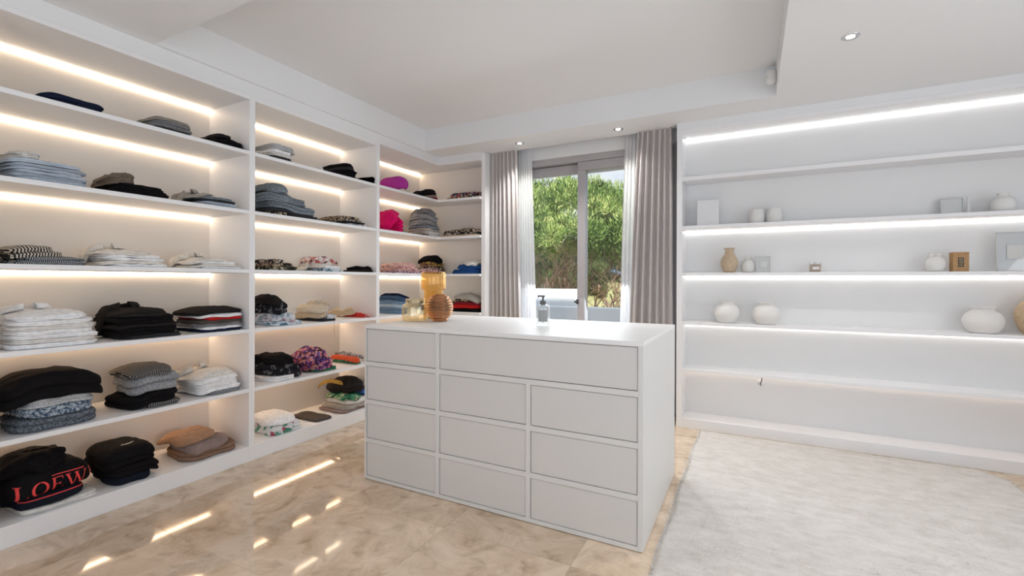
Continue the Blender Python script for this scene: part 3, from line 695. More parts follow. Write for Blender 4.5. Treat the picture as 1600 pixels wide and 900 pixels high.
# shelf B
o = bx('blank_canvas', [(-0.085, -0.01, 0, 0.085, 0.01, 0.225)], 'canvas_white', bevel=0.0008); o.location = (-0.328, 4.25, zB); o.rotation_euler = (math.radians(-9), 0, math.radians(4))
tag(o, 'blank white canvas leaning near the left end of the unlit shelf', 'canvas')
for x, lb, s in ((0.040, 'white cup on the unlit shelf, nearer the blank canvas', 1.0), (0.165, 'white cup on the unlit shelf, further from the blank canvas', 1.02)):
    vase(x, 4.30, zB, [(0.036 * s, 0), (0.050 * s, 0.012), (0.056 * s, 0.05 * s), (0.053 * s, 0.09 * s), (0.049 * s, 0.118 * s)], 'ceramic_white', lb, 'cup', 'cup', 0.004, 'white cups on the unlit shelf')
def frame(x, y, z, w, h_, label, mat_='acrylic', tilt=-6, rz=0, art=None, name='picture_frame'):
    r_ = empty(name, (x, y, z), label, 'frame'); r_.rotation_euler = (math.radians(tilt), 0, math.radians(rz))
    bx('border', [(-w / 2, -0.006, 0, -w / 2 + 0.006, 0.006, h_), (w / 2 - 0.006, -0.006, 0, w / 2, 0.006, h_), (-w / 2, -0.006, 0, w / 2, 0.006, 0.006), (-w / 2, -0.006, h_ - 0.006, w / 2, 0.006, h_)], 'chrome' if mat_ == 'chrome' else 'ceramic_grey', r_, 0.001)
    bx('glazing', [(-w / 2 + 0.006, -0.003, 0.006, w / 2 - 0.006, 0.0, h_ - 0.006)], 'acrylic', r_)
    bx('backing', [(-w / 2 + 0.006, 0.001, 0.006, w / 2 - 0.006, 0.005, h_ - 0.006)], 'paper', r_)
    if art: bx('picture', [(-w * 0.22, -0.0045, h_ * 0.32, w * 0.22, -0.0032, h_ * 0.66)], art, r_)
    return r_
frame(1.262, 4.33, zB, 0.125, 0.125, 'small pale picture frame on the unlit shelf, left of the round white pot')
vase(1.345, 4.32, zB, [(0.006, 0), (0.012, 0.004), (0.012, 0.05), (0.006, 0.09), (0.008, 0.128)], 'ceramic_white', 'slim white candlestick between frame and round pot on the unlit shelf', 'candlestick', 'candlestick', 0.002)
vase(1.505, 4.28, zB, [(0.040, 0), (0.060, 0.012), (0.066, 0.05), (0.058, 0.085), (0.034, 0.105), (0.028, 0.116), (0.032, 0.130)], 'ceramic_white', 'round white pot on the unlit shelf near the right picture edge')
# shelf C
vase(-0.163, 4.27, zC, [(0.030, 0), (0.048, 0.012), (0.066, 0.07), (0.060, 0.115), (0.036, 0.160), (0.032, 0.185), (0.045, 0.206)], 'ceramic_sand', 'sand coloured clay vase with flared neck, leftmost on the eye-level shelf')
vase(-0.028, 4.27, zC, [(0.026, 0), (0.040, 0.010), (0.048, 0.052), (0.040, 0.088), (0.020, 0.104), (0.014, 0.112), (0.018, 0.132)], 'ceramic_grey', 'small white ribbed bud vase beside the sand vase', rib=lambda a, z: 1 + 0.03 * math.cos(16 * a))
frame(0.089, 4.31, zC, 0.105, 0.138, 'small glass picture frame beside the ribbed bud vase', art='ceramic_grey')
r_ = empty('candle', (0.443, 4.28, zC), 'beige candle in a short glass on the eye-level shelf', 'candle')
gl = [(0.040, 0), (0.043, 0.003), (0.043, 0.082)]
lathe('candle_glass', [(0.0001, 0)] + gl + [(0.040, 0.082), (0.040, 0.006), (0.0001, 0.006)], 'acrylic', r_)
lathe('wax', [(0.0001, 0.0065), (0.0393, 0.0065), (0.0393, 0.062), (0.0001, 0.062)], 'wax', r_)
lathe('wick', [(0.0001, 0.062), (0.0012, 0.062), (0.0010, 0.074), (0.0001, 0.074)], 'label_black', r_, seg=6)
bx('label_sticker', [(-0.022, -0.0455, 0.022, 0.022, -0.0435, 0.042)], 'paper', r_)
r_ = empty('twin_neck_vase', (1.157, 4.27, zC), 'round white vase with two small necks on the eye-level shelf', 'vase')
lathe('body', [(0.0001, 0)] + smooth_prof([(0.028, 0), (0.044, 0.012), (0.054, 0.045), (0.050, 0.080), (0.030, 0.102), (0.008, 0.108)], 5) + [(0.0001, 0.108)], 'ceramic_white', r_)
for sx_ in (-0.022, 0.018):
    lathe('neck', [(0.013, 0.088), (0.011, 0.118), (0.014, 0.134), (0.010, 0.134), (0.008, 0.118), (0.008, 0.09)], 'ceramic_white', r_, loc=(sx_, 0, 0), seg=24)
r_ = empty('candle_box', (1.278, 4.26, zC), 'brown card box with a black label, next to the two-neck vase', 'box')
bx('box_body', [(-0.042, -0.035, 0, 0.042, 0.035, 0.118)], 'kraft', r_, 0.002)
bx('lid', [(-0.043, -0.036, 0.118, 0.043, 0.036, 0.134)], 'kraft', r_, 0.002)
bx('label_sticker', [(-0.015, -0.0365, 0.032, 0.015, -0.0355, 0.098)], 'label_black', r_)
bx('print_line', [(-0.011, -0.0372, 0.040 + 0.010 * q, 0.011, -0.0366, 0.043 + 0.010 * q) for q in range(6)], 'gold_print', r_)
frame(1.565, 4.28, zC, 0.175, 0.268, 'large glass picture frame at the right end of the eye-level shelf', tilt=-4, art='ceramic_grey')
# shelf D
VW = [(0.058, 0), (0.072, 0.008), (0.096, 0.055), (0.098, 0.090), (0.082, 0.126), (0.056, 0.146), (0.054, 0.158), (0.066, 0.168)]
vase(-0.180, 4.255, zD, [(r * 0.98, z * 1.05) for r, z in VW], 'ceramic_white', 'white round pot with a wide rim, left of the pair on the lower shelf', 'round_pot', 'pot', 0.007, 'white round pots on the lower shelf')
vase(0.108, 4.250, zD, [(r * 1.0, z * 1.04) for r, z in VW], 'ceramic_white', 'white round pot with a wide rim, right of the pair on the lower shelf', 'round_pot', 'pot', 0.007, 'white round pots on the lower shelf')
vase(1.398, 4.250, zD, [(r * 1.06, z * 1.04) for r, z in VW], 'ceramic_white', 'white round pot alone near the right end of the lower shelf', 'round_pot', 'pot', 0.007, 'white round pots on the lower shelf')
vase(1.665, 4.265, zD, [(0.052, 0), (0.078, 0.02), (0.104, 0.10), (0.098, 0.17), (0.060, 0.225), (0.040, 0.250), (0.046, 0.268)], 'ceramic_tan', 'tall tan clay vase cut by the right picture edge on the lower shelf')
# cable outlet below the lowest shelf
r_ = empty('cable_outlet', (0.076, YB - 0.018, 0.40), 'small white outlet with a black cable below the lowest lit shelf', 'outlet')
lathe('outlet_plate', [(0.0001, -0.010), (0.026, -0.009), (0.030, -0.004), (0.030, 0)], 'white_plastic', r_, seg=24).rotation_euler = (math.radians(-90), 0, 0)
for c_ in r_.children: c_.rotation_euler = (math.radians(-90), 0, 0)
tubes('cable', [([(0, -0.012, -0.02), (-0.006, -0.022, -0.005), (0.004, -0.026, 0.02), (0.006, -0.024, 0.05), (0.006, -0.026, 0.078)], [0.004] * 5, 8)], 'black_plastic', r_)

# ------------------------------------------------------------------ folded clothes
GX0, GY0, GS = -3.56, 0.50, 0.012
GNX, GNY = int((-2.40 - GX0) / GS), int((4.45 - GY0) / GS)
HM = {}
gx = GX0 + GS * (np.arange(GNX) + 0.5); gy = GY0 + GS * (np.arange(GNY) + 0.5)
GXX, GYY = np.meshgrid(gx, gy, indexing='ij')

def dilate(H, slope, it):
    H = H.copy()
    for _ in range(it):
        Hn = H.copy()
        for dx, dy in ((1, 0), (-1, 0), (0, 1), (0, -1), (1, 1), (1, -1), (-1, 1), (-1, -1)):
            s = np.zeros_like(H)
            xs = slice(max(dx, 0), GNX + min(dx, 0)); xd = slice(max(-dx, 0), GNX + min(-dx, 0))
            ys = slice(max(dy, 0), GNY + min(dy, 0)); yd = slice(max(-dy, 0), GNY + min(-dy, 0))
            s[xd, yd] = H[xs, ys] - slope * GS * math.hypot(dx, dy)
            Hn = np.maximum(Hn, s)
        H = Hn
    return H
def blur(H, it=1):
    for _ in range(it):
        P_ = np.pad(H, 1, mode='edge'); H = (P_[:-2, 1:-1] + P_[2:, 1:-1] + P_[1:-1, :-2] + P_[1:-1, 2:] + 2 * P_[1:-1, 1:-1]) / 6
    return H
def sample(H, x, y):
    fx = np.clip((x - GX0) / GS - 0.5, 0, GNX - 1.001); fy = np.clip((y - GY0) / GS - 0.5, 0, GNY - 1.001)
    i = fx.astype(int); j = fy.astype(int); a = fx - i; b = fy - j
    return H[i, j] * (1 - a) * (1 - b) + H[i + 1, j] * a * (1 - b) + H[i, j + 1] * (1 - a) * b + H[i + 1, j + 1] * a * b
def wob(x, y, rs, k, n=5):
    s = 0
    for _ in range(n):
        a = rs.uniform(0, 6.28); f = k * rs.uniform(0.6, 1.7); p = rs.uniform(0, 6.28); q = rs.uniform(0, 6.28)
        s = s + np.sin(f * (x * math.cos(a) + y * math.sin(a)) + p + 1.2 * np.sin(0.6 * f * (y * math.cos(a) - x * math.sin(a)) + q))
    return s / n
LIMX = {}
def garment(hkey, zs, cx, cy, hx, hy, t, rot, kind, matn, name, label, cat, group, seed, clamp):
    """one folded garment laid on the height field of its shelf"""
    rs = np.random.RandomState(seed)
    H = HM.setdefault(hkey, np.zeros((GNX, GNY)))
    lobes = {'fold': 2 if t < 0.03 else 3, 'shirt': 3, 'thick': 2 if t > 0.05 else 1, 'roll': 1 if t > 0.11 else 2, 'heap': 3, 'flat': 1}[kind]
    wr = {'fold': 0.0045, 'shirt': 0.007, 'thick': 0.009, 'roll': 0.008, 'heap': 0.017, 'flat': 0.003}[kind]
    if kind == 'heap': wr = min(0.026, max(wr, 0.30 * t))
    ex = {'fold': 6.0, 'shirt': 5.0, 'thick': 4.0, 'roll': 5.0, 'heap': 3.4, 'flat': 6.0}[kind]
    slope = {'fold': 0.35, 'shirt': 0.4, 'thick': 0.6, 'roll': 0.55, 'heap': 0.55, 'flat': 0.6}[kind]
    SEG = 84
    th = 2 * PI * np.arange(SEG) / SEG
    c_, s_ = np.cos(th), np.sin(th)
    rad = (np.abs(c_) ** ex + np.abs(s_) ** ex) ** (-1 / ex)
    ir = {'heap': 0.14, 'shirt': 0.03}.get(kind, 0.018)
    for kk in (2, 3, 5, 7):
        rad = rad * (1 + ir * rs.uniform(-1, 1) / math.sqrt(kk) * np.cos(kk * th + rs.uniform(0, 6.28)))
    prof = [(0.0, 0.0, 0), (0.5, 0.0, 0), (0.85, 0.0, 0)]
    for L in range(lobes):
        for q in range(6 if lobes > 1 else 9):
            f = (q + 0.5) / (6 if lobes > 1 else 9); a = PI * f
            prof.append((1.0, (L + 0.5 - 0.5 * math.cos(a)) / lobes, math.sin(a) ** 0.8 * (t / lobes / 2)))
    prof += [(r_q, 1.0, 0) for r_q in (0.95, 0.90, 0.84, 0.77, 0.69, 0.60, 0.50, 0.40, 0.30, 0.20, 0.10)]
    R = np.array([p[0] for p in prof])[:, None]; Zf = np.array([p[1] for p in prof])[:, None]; O = np.array([p[2] for p in prof])[:, None]
    inset = t / lobes / 2
    lx = c_ * rad; ly = s_ * rad
    px = lx * hx; py = ly * hy
    nl = np.hypot(px, py)
    per = 6 if lobes > 1 else 9
    lid = np.clip((np.arange(len(prof)) - 3) // per, 0, lobes - 1)[:, None]
    jit = 0
    for Lb in range(lobes):
        a_ = rs.uniform(0, 6.28, 4); amp_ = (0.010 if kind in ('heap', 'shirt') else 0.007)
        jit = jit + (lid == Lb) * amp_ * (0.6 * np.sin(th + a_[0]) + 0.5 * np.sin(3 * th + a_[1]) + 0.35 * np.sin(7 * th + a_[2]) + rs.uniform(-0.6, 0.3))
    lay = wob(th * 0 + Zf * 0.4, th * 3, rs, 2.0) * 0.006
    sc_ = np.where(R == 1.0, (nl - inset + O + jit + lay) / nl, R * (nl - inset) / nl)
    X = px * sc_; Y = py * sc_
    cr_, sr_ = math.cos(rot), math.sin(rot)
    WX, WY = cx + X * cr_ - Y * sr_, cy + X * sr_ + Y * cr_
    x0, x1, y0, y1 = clamp
    WX = np.clip(WX, x0, x1); WY = np.clip(WY, y0, y1)
    Hd = blur(dilate(H, slope, 9), 3); Hd = np.maximum(Hd, H)
    base = sample(Hd, WX, WY)
    edge = np.clip(1 - (nl[None, :] * sc_ / (nl[None, :])), 0, 1)
    w1 = wob(WX * 1.0, WY, rs, 16, 6); w2 = wob(WX, WY, rs, 42, 5)
    w3 = wob(WX, WY, rs, 30, 3); w4 = wob(WX, WY, rs, 75, 3)
    crease = 0.7 - 1.6 * np.abs(w3) + 0.5 - 0.9 * np.abs(w4)
    wrz = (0.50 * w1 + 0.40 * w2 + 0.42 * crease) * wr
    wrz = wrz * np.where(Zf >= 1.0, 1, Zf)
    if kind == 'heap':
        prof_h = 0.72 + 0.28 * np.clip(edge * 2.5, 0, 1)
    elif kind in ('thick', 'roll'):
        prof_h = 0.86 + 0.14 * np.clip(edge * 2.5, 0, 1) ** 0.6
    else:
        prof_h = 0.80 + 0.20 * np.clip(edge * 2.0, 0, 1) ** 0.7
    Z = base + 0.0012 + Zf * t * prof_h + wrz + (0.002 * Zf)
    Z = np.maximum(Z, 0.001)
    # update height field
    ax = (GXX - cx) * cr_ + (GYY - cy) * sr_; ay = -(GXX - cx) * sr_ + (GYY - cy) * cr_
    mask = (np.abs(ax / hx) ** ex + np.abs(ay / hy) ** ex) ** (1 / ex)
    em = np.clip(1 - mask, 0, 1)
    if kind == 'heap': ph = 0.72 + 0.28 * np.clip(em * 2.5, 0, 1)
    elif kind in ('thick', 'roll'): ph = 0.86 + 0.14 * np.clip(em * 2.5, 0, 1) ** 0.6
    else: ph = 0.80 + 0.20 * np.clip(em * 2.0, 0, 1) ** 0.7
    top = Hd + t * ph + wr * 0.5 + 0.002
    HM[hkey] = np.where(mask < 1.02, np.maximum(H, top), H)
    n_r = len(prof)
    vs = np.stack([WX - cx, WY - cy, Z], -1).reshape(-1, 3)
    cb = vs[:SEG].mean(0); ct = vs[-SEG:].mean(0)
    vs = np.vstack([vs, [cb], [ct]]); ib, it_ = len(vs) - 2, len(vs) - 1
    fs = []
    for j in range(n_r - 1):
        for i in range(SEG):
            i2 = (i + 1) % SEG
            fs.append((j * SEG + i, j * SEG + i2, (j + 1) * SEG + i2, (j + 1) * SEG + i))
    for i in range(SEG):
        i2 = (i + 1) % SEG
        fs.append((ib, i2, i)); fs.append((it_, (n_r - 1) * SEG + i, (n_r - 1) * SEG + i2))
    me = poly_me(name, vs.tolist(), fs, True)
    o = link(name, me, 'cloth_' + matn); o.location = (cx, cy, zs)
    tag(o, label, cat, group)
    if kind == 'shirt':
        # raised collar near the back edge with two points falling forward
        sgn = -1
        ccx, ccy = -hx * 0.35, -hy * 0.30
        nn = 22; cv, cf = [], []
        for q in range(nn + 1):
            a = -PI * 0.92 + 2 * PI * 0.92 * q / nn
            rx_, ry_ = 0.055, 0.070
            dd = 0.018 + 0.016 * abs(a / PI)
            for k_, (ro, zo) in enumerate(((0.0, 0.0), (0.004, dd), (0.016, dd * 0.85), (0.030, 0.004))):
                x = ccx - math.cos(a) * (rx_ + ro) * 1.0; y = ccy + math.sin(a) * (ry_ + ro)
                X_ = cx + x * cr_ - y * sr_; Y_ = cy + x * sr_ + y * cr_
                X_ = min(max(X_, x0), x1); Y_ = min(max(Y_, y0), y1)
                zb = float(sample(blur(HM[hkey], 1), np.array([X_]), np.array([Y_]))[0])
                cv.append((X_ - cx, Y_ - cy, zb + zo + 0.002))
        for q in range(nn):
            for k_ in range(3):
                a0 = q * 4 + k_; cf.append((a0, a0 + 1, a0 + 5, a0 + 4))
        co = link('collar', poly_me('collar', cv, cf, True), 'cloth_' + matn, o)
        md = co.modifiers.new('thickness', 'SOLIDIFY'); md.thickness = 0.003
    return o
GARMENTS = {}
ROWZ = [2.1365, 1.7285, 1.3225, 0.9115, 0.5015, 0.1035]
STACKS = [
 (0, 'navy pile, top shelf, left bay', (-3.525, -3.068, 0.775, 1.208), [
   ('fold', 'navy', 0.022, -3.2516, 1.0785, 0.165, 0.1055, -0.013, 'folded_trousers', 'trousers', 'thin navy folded trousers, lowest in navy pile, top shelf, left bay'),
   ('fold', 'navy', 0.026, -3.251, 1.0785, 0.165, 0.1255, -0.043, 'folded_trousers', 'trousers', 'navy folded trousers, topmost in navy pile, top shelf, left bay'),
 ]),
 (0, 'grey pile, top shelf, left bay', (-3.525, -3.068, 1.211, 1.647), [
   ('fold', 'charcoal', 0.016, -3.2493, 1.5335, 0.165, 0.1095, -0.024, 'folded_sweater', 'sweater', 'dark grey folded sweater, lowest in grey pile, top shelf, left bay'),
   ('fold', 'grey', 0.02, -3.248, 1.5335, 0.165, 0.1095, -0.003, 'folded_sweater', 'sweater', 'mid grey folded sweater, third from top in grey pile, top shelf, left bay'),
   ('fold', 'grey', 0.018, -3.2522, 1.5335, 0.165, 0.0995, 0.014, 'folded_sweater', 'sweater', 'grey marl folded sweater, second from top in grey pile, top shelf, left bay'),
   ('fold', 'greige', 0.018, -3.2509, 1.5235, 0.165, 0.0995, 0.037, 'folded_sweater', 'sweater', 'grey-beige folded sweater, topmost in grey pile, top shelf, left bay'),
 ]),
 (0, 'black pile, top shelf, left bay', (-3.525, -3.068, 1.65, 1.972), [
   ('fold', 'black', 0.018, -3.2501, 1.882, 0.165, 0.09, 0.017, 'folded_garment', 'top', 'black folded top, lowest in black pile, top shelf, left bay'),
   ('thick', 'black', 0.03, -3.2499, 1.882, 0.165, 0.09, 0.009, 'folded_garment', 'top', 'soft black folded top, second from top in black pile, top shelf, left bay'),
   ('thick', 'softblack', 0.022, -3.2558, 1.839, 0.165, 0.047, 0.037, 'folded_garment', 'top', 'faded black folded top, topmost in black pile, top shelf, left bay'),
 ]),
 (1, 'pale blue pile, second shelf, left bay', (-3.525, -3.068, 0.775, 1.137), [
   ('fold', 'paleblue', 0.016, -3.2502, 0.99, 0.165, 0.143, 0.038, 'folded_shirt', 'shirt', 'pale blue folded shirt, lowest in pale blue pile, second shelf, left bay'),
   ('fold', 'dustblue', 0.014, -3.2486, 0.98, 0.165, 0.143, -0.011, 'folded_shirt', 'shirt', 'dusty blue folded shirt, sixth from top in pale blue pile, second shelf, left bay'),
   ('fold', 'paleblue', 0.016, -3.2524, 0.99, 0.165, 0.143, 0.044, 'folded_shirt', 'shirt', 'pale blue folded shirt, fifth from top in pale blue pile, second shelf, left bay'),
   ('fold', 'paleblue', 0.015, -3.2552, 0.98, 0.165, 0.143, -0.036, 'folded_shirt', 'shirt', 'pale blue folded shirt, fourth from top in pale blue pile, second shelf, left bay'),
   ('fold', 'dustblue', 0.014, -3.2483, 0.985, 0.165, 0.148, -0.006, 'folded_shirt', 'shirt', 'dusty blue folded shirt, third from top in pale blue pile, second shelf, left bay'),
   ('fold', 'paleblue', 0.018, -3.2536, 0.97, 0.165, 0.143, 0.001, 'folded_shirt', 'shirt', 'pale blue folded shirt, second from top in pale blue pile, second shelf, left bay'),
   ('heap', 'offwhite', 0.035, -3.3132, 0.9, 0.165, 0.063, 0.009, 'folded_garment', 'top', 'crumpled off-white top, topmost in pale blue pile, second shelf, left bay'),
 ]),
 (1, 'black pile, second shelf, left bay', (-3.525, -3.068, 1.14, 1.518), [
   ('fold', 'black', 0.016, -3.2488, 1.381, 0.165, 0.133, 0.018, 'folded_trousers', 'trousers', 'black folded trousers, lowest in black pile, second shelf, left bay'),
   ('fold', 'black', 0.018, -3.2491, 1.376, 0.165, 0.128, 0.049, 'folded_trousers', 'trousers', 'black folded trousers, third from top in black pile, second shelf, left bay'),
   ('fold', 'black', 0.02, -3.2547, 1.371, 0.165, 0.113, 0.036, 'folded_trousers', 'trousers', 'black folded trousers, second from top in black pile, second shelf, left bay'),
   ('heap', 'taupe', 0.055, -3.2688, 1.301, 0.165, 0.053, 0.007, 'folded_garment', 'top', 'crumpled taupe top, topmost in black pile, second shelf, left bay'),
 ]),
 (1, 'beige and grey pile, second shelf, left bay', (-3.525, -3.068, 1.521, 1.936), [
   ('fold', 'dustblue', 0.013, -3.2543, 1.812, 0.165, 0.11, 0.033, 'folded_garment', 'top', 'dusty blue folded top, lowest in beige and grey pile, second shelf, left bay'),
   ('fold', 'paleblue', 0.013, -3.2537, 1.817, 0.165, 0.115, -0.044, 'folded_garment', 'top', 'pale blue folded top, fourth from top in beige and grey pile, second shelf, left bay'),
   ('fold', 'charcoal', 0.013, -3.2481, 1.812, 0.165, 0.12, -0.041, 'folded_garment', 'top', 'dark grey folded top, third from top in beige and grey pile, second shelf, left bay'),
   ('fold', 'bluegrey', 0.013, -3.2527, 1.802, 0.165, 0.1, -0.035, 'folded_garment', 'top', 'blue-grey folded top, second from top in beige and grey pile, second shelf, left bay'),
   ('shirt', 'stone', 0.014, -3.2698, 1.712, 0.165, 0.06, 0.037, 'folded_shirt', 'shirt', 'stone coloured folded shirt, topmost in beige and grey pile, second shelf, left bay'),
 ]),
 (2, 'striped pile, third shelf, left bay', (-3.525, -3.068, 0.775, 1.132), [
   ('fold', 'finestripes', 0.018, -3.247, 0.9935, 0.1609, 0.1345, -0.046, 'folded_sweater', 'sweater', 'finely striped dark folded knit, lowest in striped pile, third shelf, left bay'),
   ('fold', 'finestripes', 0.018, -3.2627, 0.9985, 0.1744, 0.1195, 0.038, 'folded_sweater', 'sweater', 'finely striped grey folded knit, third from top in striped pile, third shelf, left bay'),
   ('fold', 'stripes', 0.022, -3.2666, 0.9335, 0.1796, 0.0945, 0.05, 'folded_sweater', 'sweater', 'black and beige striped folded knit, second from top in striped pile, third shelf, left bay'),
   ('fold', 'stripes', 0.022, -3.2566, 0.9185, 0.1662, 0.0795, 0.01, 'folded_sweater', 'sweater', 'beige and black striped folded knit, topmost in striped pile, third shelf, left bay'),
 ]),
 (2, 'cream pile, third shelf, left bay', (-3.525, -3.068, 1.135, 1.508), [
   ('fold', 'white', 0.014, -3.25, 1.363, 0.1606, 0.141, -0.009, 'folded_shirt', 'shirt', 'white folded shirt, lowest in cream pile, third shelf, left bay'),
   ('fold', 'cream', 0.015, -3.262, 1.338, 0.1722, 0.156, -0.046, 'folded_shirt', 'shirt', 'cream folded shirt, fourth from top in cream pile, third shelf, left bay'),
   ('fold', 'white', 0.015, -3.2658, 1.348, 0.1774, 0.136, 0.046, 'folded_shirt', 'shirt', 'white folded shirt, third from top in cream pile, third shelf, left bay'),
   ('fold', 'white', 0.015, -3.2659, 1.338, 0.1779, 0.136, -0.004, 'folded_shirt', 'shirt', 'white folded shirt, second from top in cream pile, third shelf, left bay'),
   ('shirt', 'cream', 0.018, -3.2563, 1.303, 0.1704, 0.121, 0.01, 'folded_shirt', 'shirt', 'cream folded shirt with open collar, topmost in cream pile, third shelf, left bay'),
 ]),
 (2, 'small cream pile, third shelf, left bay', (-3.525, -3.068, 1.511, 1.971), [
   ('fold', 'white', 0.013, -3.2572, 1.828, 0.1712, 0.139, 0.044, 'folded_shirt', 'shirt', 'white folded shirt, lowest in small cream pile, third shelf, left bay'),
   ('fold', 'cream', 0.014, -3.2577, 1.783, 0.1701, 0.154, 0.022, 'folded_shirt', 'shirt', 'cream folded shirt, third from top in small cream pile, third shelf, left bay'),
   ('fold', 'white', 0.013, -3.2533, 1.803, 0.1648, 0.124, 0.048, 'folded_shirt', 'shirt', 'white folded shirt, second from top in small cream pile, third shelf, left bay'),
   ('shirt', 'cream', 0.016, -3.257, 1.748, 0.1704, 0.119, -0.049, 'folded_shirt', 'shirt', 'cream folded shirt with open collar, topmost in small cream pile, third shelf, left bay'),
 ]),
 (3, 'white pile, fourth shelf, left bay', (-3.525, -3.068, 0.775, 1.183), [
   ('fold', 'white', 0.022, -3.2547, 1.008, 0.1683, 0.171, -0.048, 'folded_t_shirt', 't-shirt', 'white folded t-shirt, lowest in white pile, fourth shelf, left bay'),
   ('fold', 'offwhite', 0.02, -3.2583, 1.008, 0.1723, 0.161, -0.044, 'folded_t_shirt', 't-shirt', 'off-white folded t-shirt, sixth from top in white pile, fourth shelf, left bay'),
   ('fold', 'white', 0.022, -3.2598, 1.008, 0.1725, 0.171, 0.018, 'folded_t_shirt', 't-shirt', 'white folded t-shirt, fifth from top in white pile, fourth shelf, left bay'),
   ('fold', 'white', 0.02, -3.2524, 1.003, 0.1671, 0.156, 0.024, 'folded_t_shirt', 't-shirt', 'white folded t-shirt, fourth from top in white pile, fourth shelf, left bay'),
   ('fold', 'offwhite', 0.022, -3.251, 1.003, 0.1604, 0.166, 0.018, 'folded_t_shirt', 't-shirt', 'off-white folded t-shirt, third from top in white pile, fourth shelf, left bay'),
   ('fold', 'white', 0.022, -3.2683, 1.003, 0.1793, 0.156, -0.004, 'folded_t_shirt', 't-shirt', 'white folded t-shirt, second from top in white pile, fourth shelf, left bay'),
   ('shirt', 'white', 0.024, -3.2603, 0.993, 0.1719, 0.146, -0.014, 'folded_shirt', 'shirt', 'white folded shirt with collar, topmost in white pile, fourth shelf, left bay'),
 ]),
 (3, 'black pile, fourth shelf, left bay', (-3.525, -3.068, 1.186, 1.571), [
   ('fold', 'charcoal', 0.022, -3.2543, 1.4365, 0.1663, 0.1505, 0.01, 'folded_t_shirt', 't-shirt', 'dark grey folded t-shirt, lowest in black pile, fourth shelf, left bay'),
   ('fold', 'black', 0.018, -3.254, 1.4115, 0.166, 0.1555, 0.027, 'folded_t_shirt', 't-shirt', 'black folded t-shirt, sixth from top in black pile, fourth shelf, left bay'),
   ('fold', 'black', 0.02, -3.247, 1.4115, 0.1605, 0.1455, 0.024, 'folded_t_shirt', 't-shirt', 'black folded t-shirt, fifth from top in black pile, fourth shelf, left bay'),
   ('fold', 'softblack', 0.018, -3.2554, 1.4115, 0.1662, 0.1555, 0.03, 'folded_t_shirt', 't-shirt', 'faded black folded t-shirt, fourth from top in black pile, fourth shelf, left bay'),
   ('fold', 'black', 0.022, -3.2543, 1.4065, 0.1648, 0.1405, -0.006, 'folded_t_shirt', 't-shirt', 'black folded t-shirt, third from top in black pile, fourth shelf, left bay'),
   ('fold', 'black', 0.02, -3.2641, 1.4065, 0.174, 0.1505, -0.018, 'folded_t_shirt', 't-shirt', 'black folded t-shirt, second from top in black pile, fourth shelf, left bay'),
   ('shirt', 'softblack', 0.022, -3.251, 1.3815, 0.1667, 0.1255, -0.006, 'folded_shirt', 'shirt', 'faded black folded shirt with collar, topmost in black pile, fourth shelf, left bay'),
 ]),
 (3, 'mixed pile, fourth shelf, left bay', (-3.525, -3.068, 1.574, 1.972), [
   ('fold', 'navy', 0.016, -3.2668, 1.832, 0.1771, 0.138, -0.016, 'folded_garment', 'top', 'navy folded top, lowest in mixed pile, fourth shelf, left bay'),
   ('fold', 'white', 0.016, -3.2569, 1.833, 0.173, 0.139, -0.005, 'folded_garment', 'top', 'white folded top, sixth from top in mixed pile, fourth shelf, left bay'),
   ('fold', 'grey', 0.024, -3.2545, 1.823, 0.1645, 0.149, 0.003, 'folded_garment', 'top', 'grey folded top, fifth from top in mixed pile, fourth shelf, left bay'),
   ('fold', 'darktaupe', 0.018, -3.2484, 1.822, 0.1638, 0.148, 0.034, 'folded_garment', 'top', 'dark brown folded top, fourth from top in mixed pile, fourth shelf, left bay'),
   ('fold', 'red', 0.016, -3.2524, 1.832, 0.1637, 0.128, 0.031, 'folded_garment', 'top', 'red folded top, third from top in mixed pile, fourth shelf, left bay'),
   ('fold', 'white', 0.018, -3.2574, 1.822, 0.1728, 0.148, -0.015, 'folded_garment', 'top', 'white folded top, second from top in mixed pile, fourth shelf, left bay'),
   ('fold', 'softblack', 0.022, -3.2513, 1.812, 0.1626, 0.158, 0.029, 'folded_garment', 'top', 'black folded top, topmost in mixed pile, fourth shelf, left bay'),
 ]),
 (4, 'sweater pile, fifth shelf, left bay', (-3.525, -3.068, 0.775, 1.189), [
   ('thick', 'slate', 0.062, -3.2537, 1.0215, 0.1654, 0.1635, -0.008, 'folded_sweater', 'sweater', 'thick dark slate folded sweater, lowest in sweater pile, fifth shelf, left bay'),
   ('thick', 'bluemarl', 0.056, -3.2561, 1.0265, 0.1684, 0.1385, 0.042, 'folded_sweater', 'sweater', 'blue and white flecked folded sweater, third from top in sweater pile, fifth shelf, left bay'),
   ('fold', 'lightgrey', 0.04, -3.2541, 1.0215, 0.1631, 0.1335, 0.044, 'folded_sweater', 'sweater', 'light grey folded sweater, second from top in sweater pile, fifth shelf, left bay'),
   ('roll', 'black', 0.098, -3.2607, 1.0165, 0.1776, 0.2085, -0.007, 'folded_sweater', 'sweater', 'thick black folded sweater, topmost in sweater pile, fifth shelf, left bay'),
 ]),
 (4, 'grey pile, fifth shelf, left bay', (-3.525, -3.068, 1.192, 1.581), [
   ('fold', 'greystripe', 0.028, -3.2626, 1.484, 0.179, 0.093, -0.028, 'folded_sweater', 'sweater', 'grey striped folded sweater, lowest in grey pile, fifth shelf, left bay'),
   ('thick', 'black', 0.062, -3.2592, 1.439, 0.1749, 0.138, 0.016, 'folded_sweater', 'sweater', 'black folded sweater, fourth from top in grey pile, fifth shelf, left bay'),
   ('thick', 'midgrey', 0.046, -3.2591, 1.459, 0.1704, 0.118, -0.016, 'folded_sweater', 'sweater', 'mid grey marl folded sweater, third from top in grey pile, fifth shelf, left bay'),
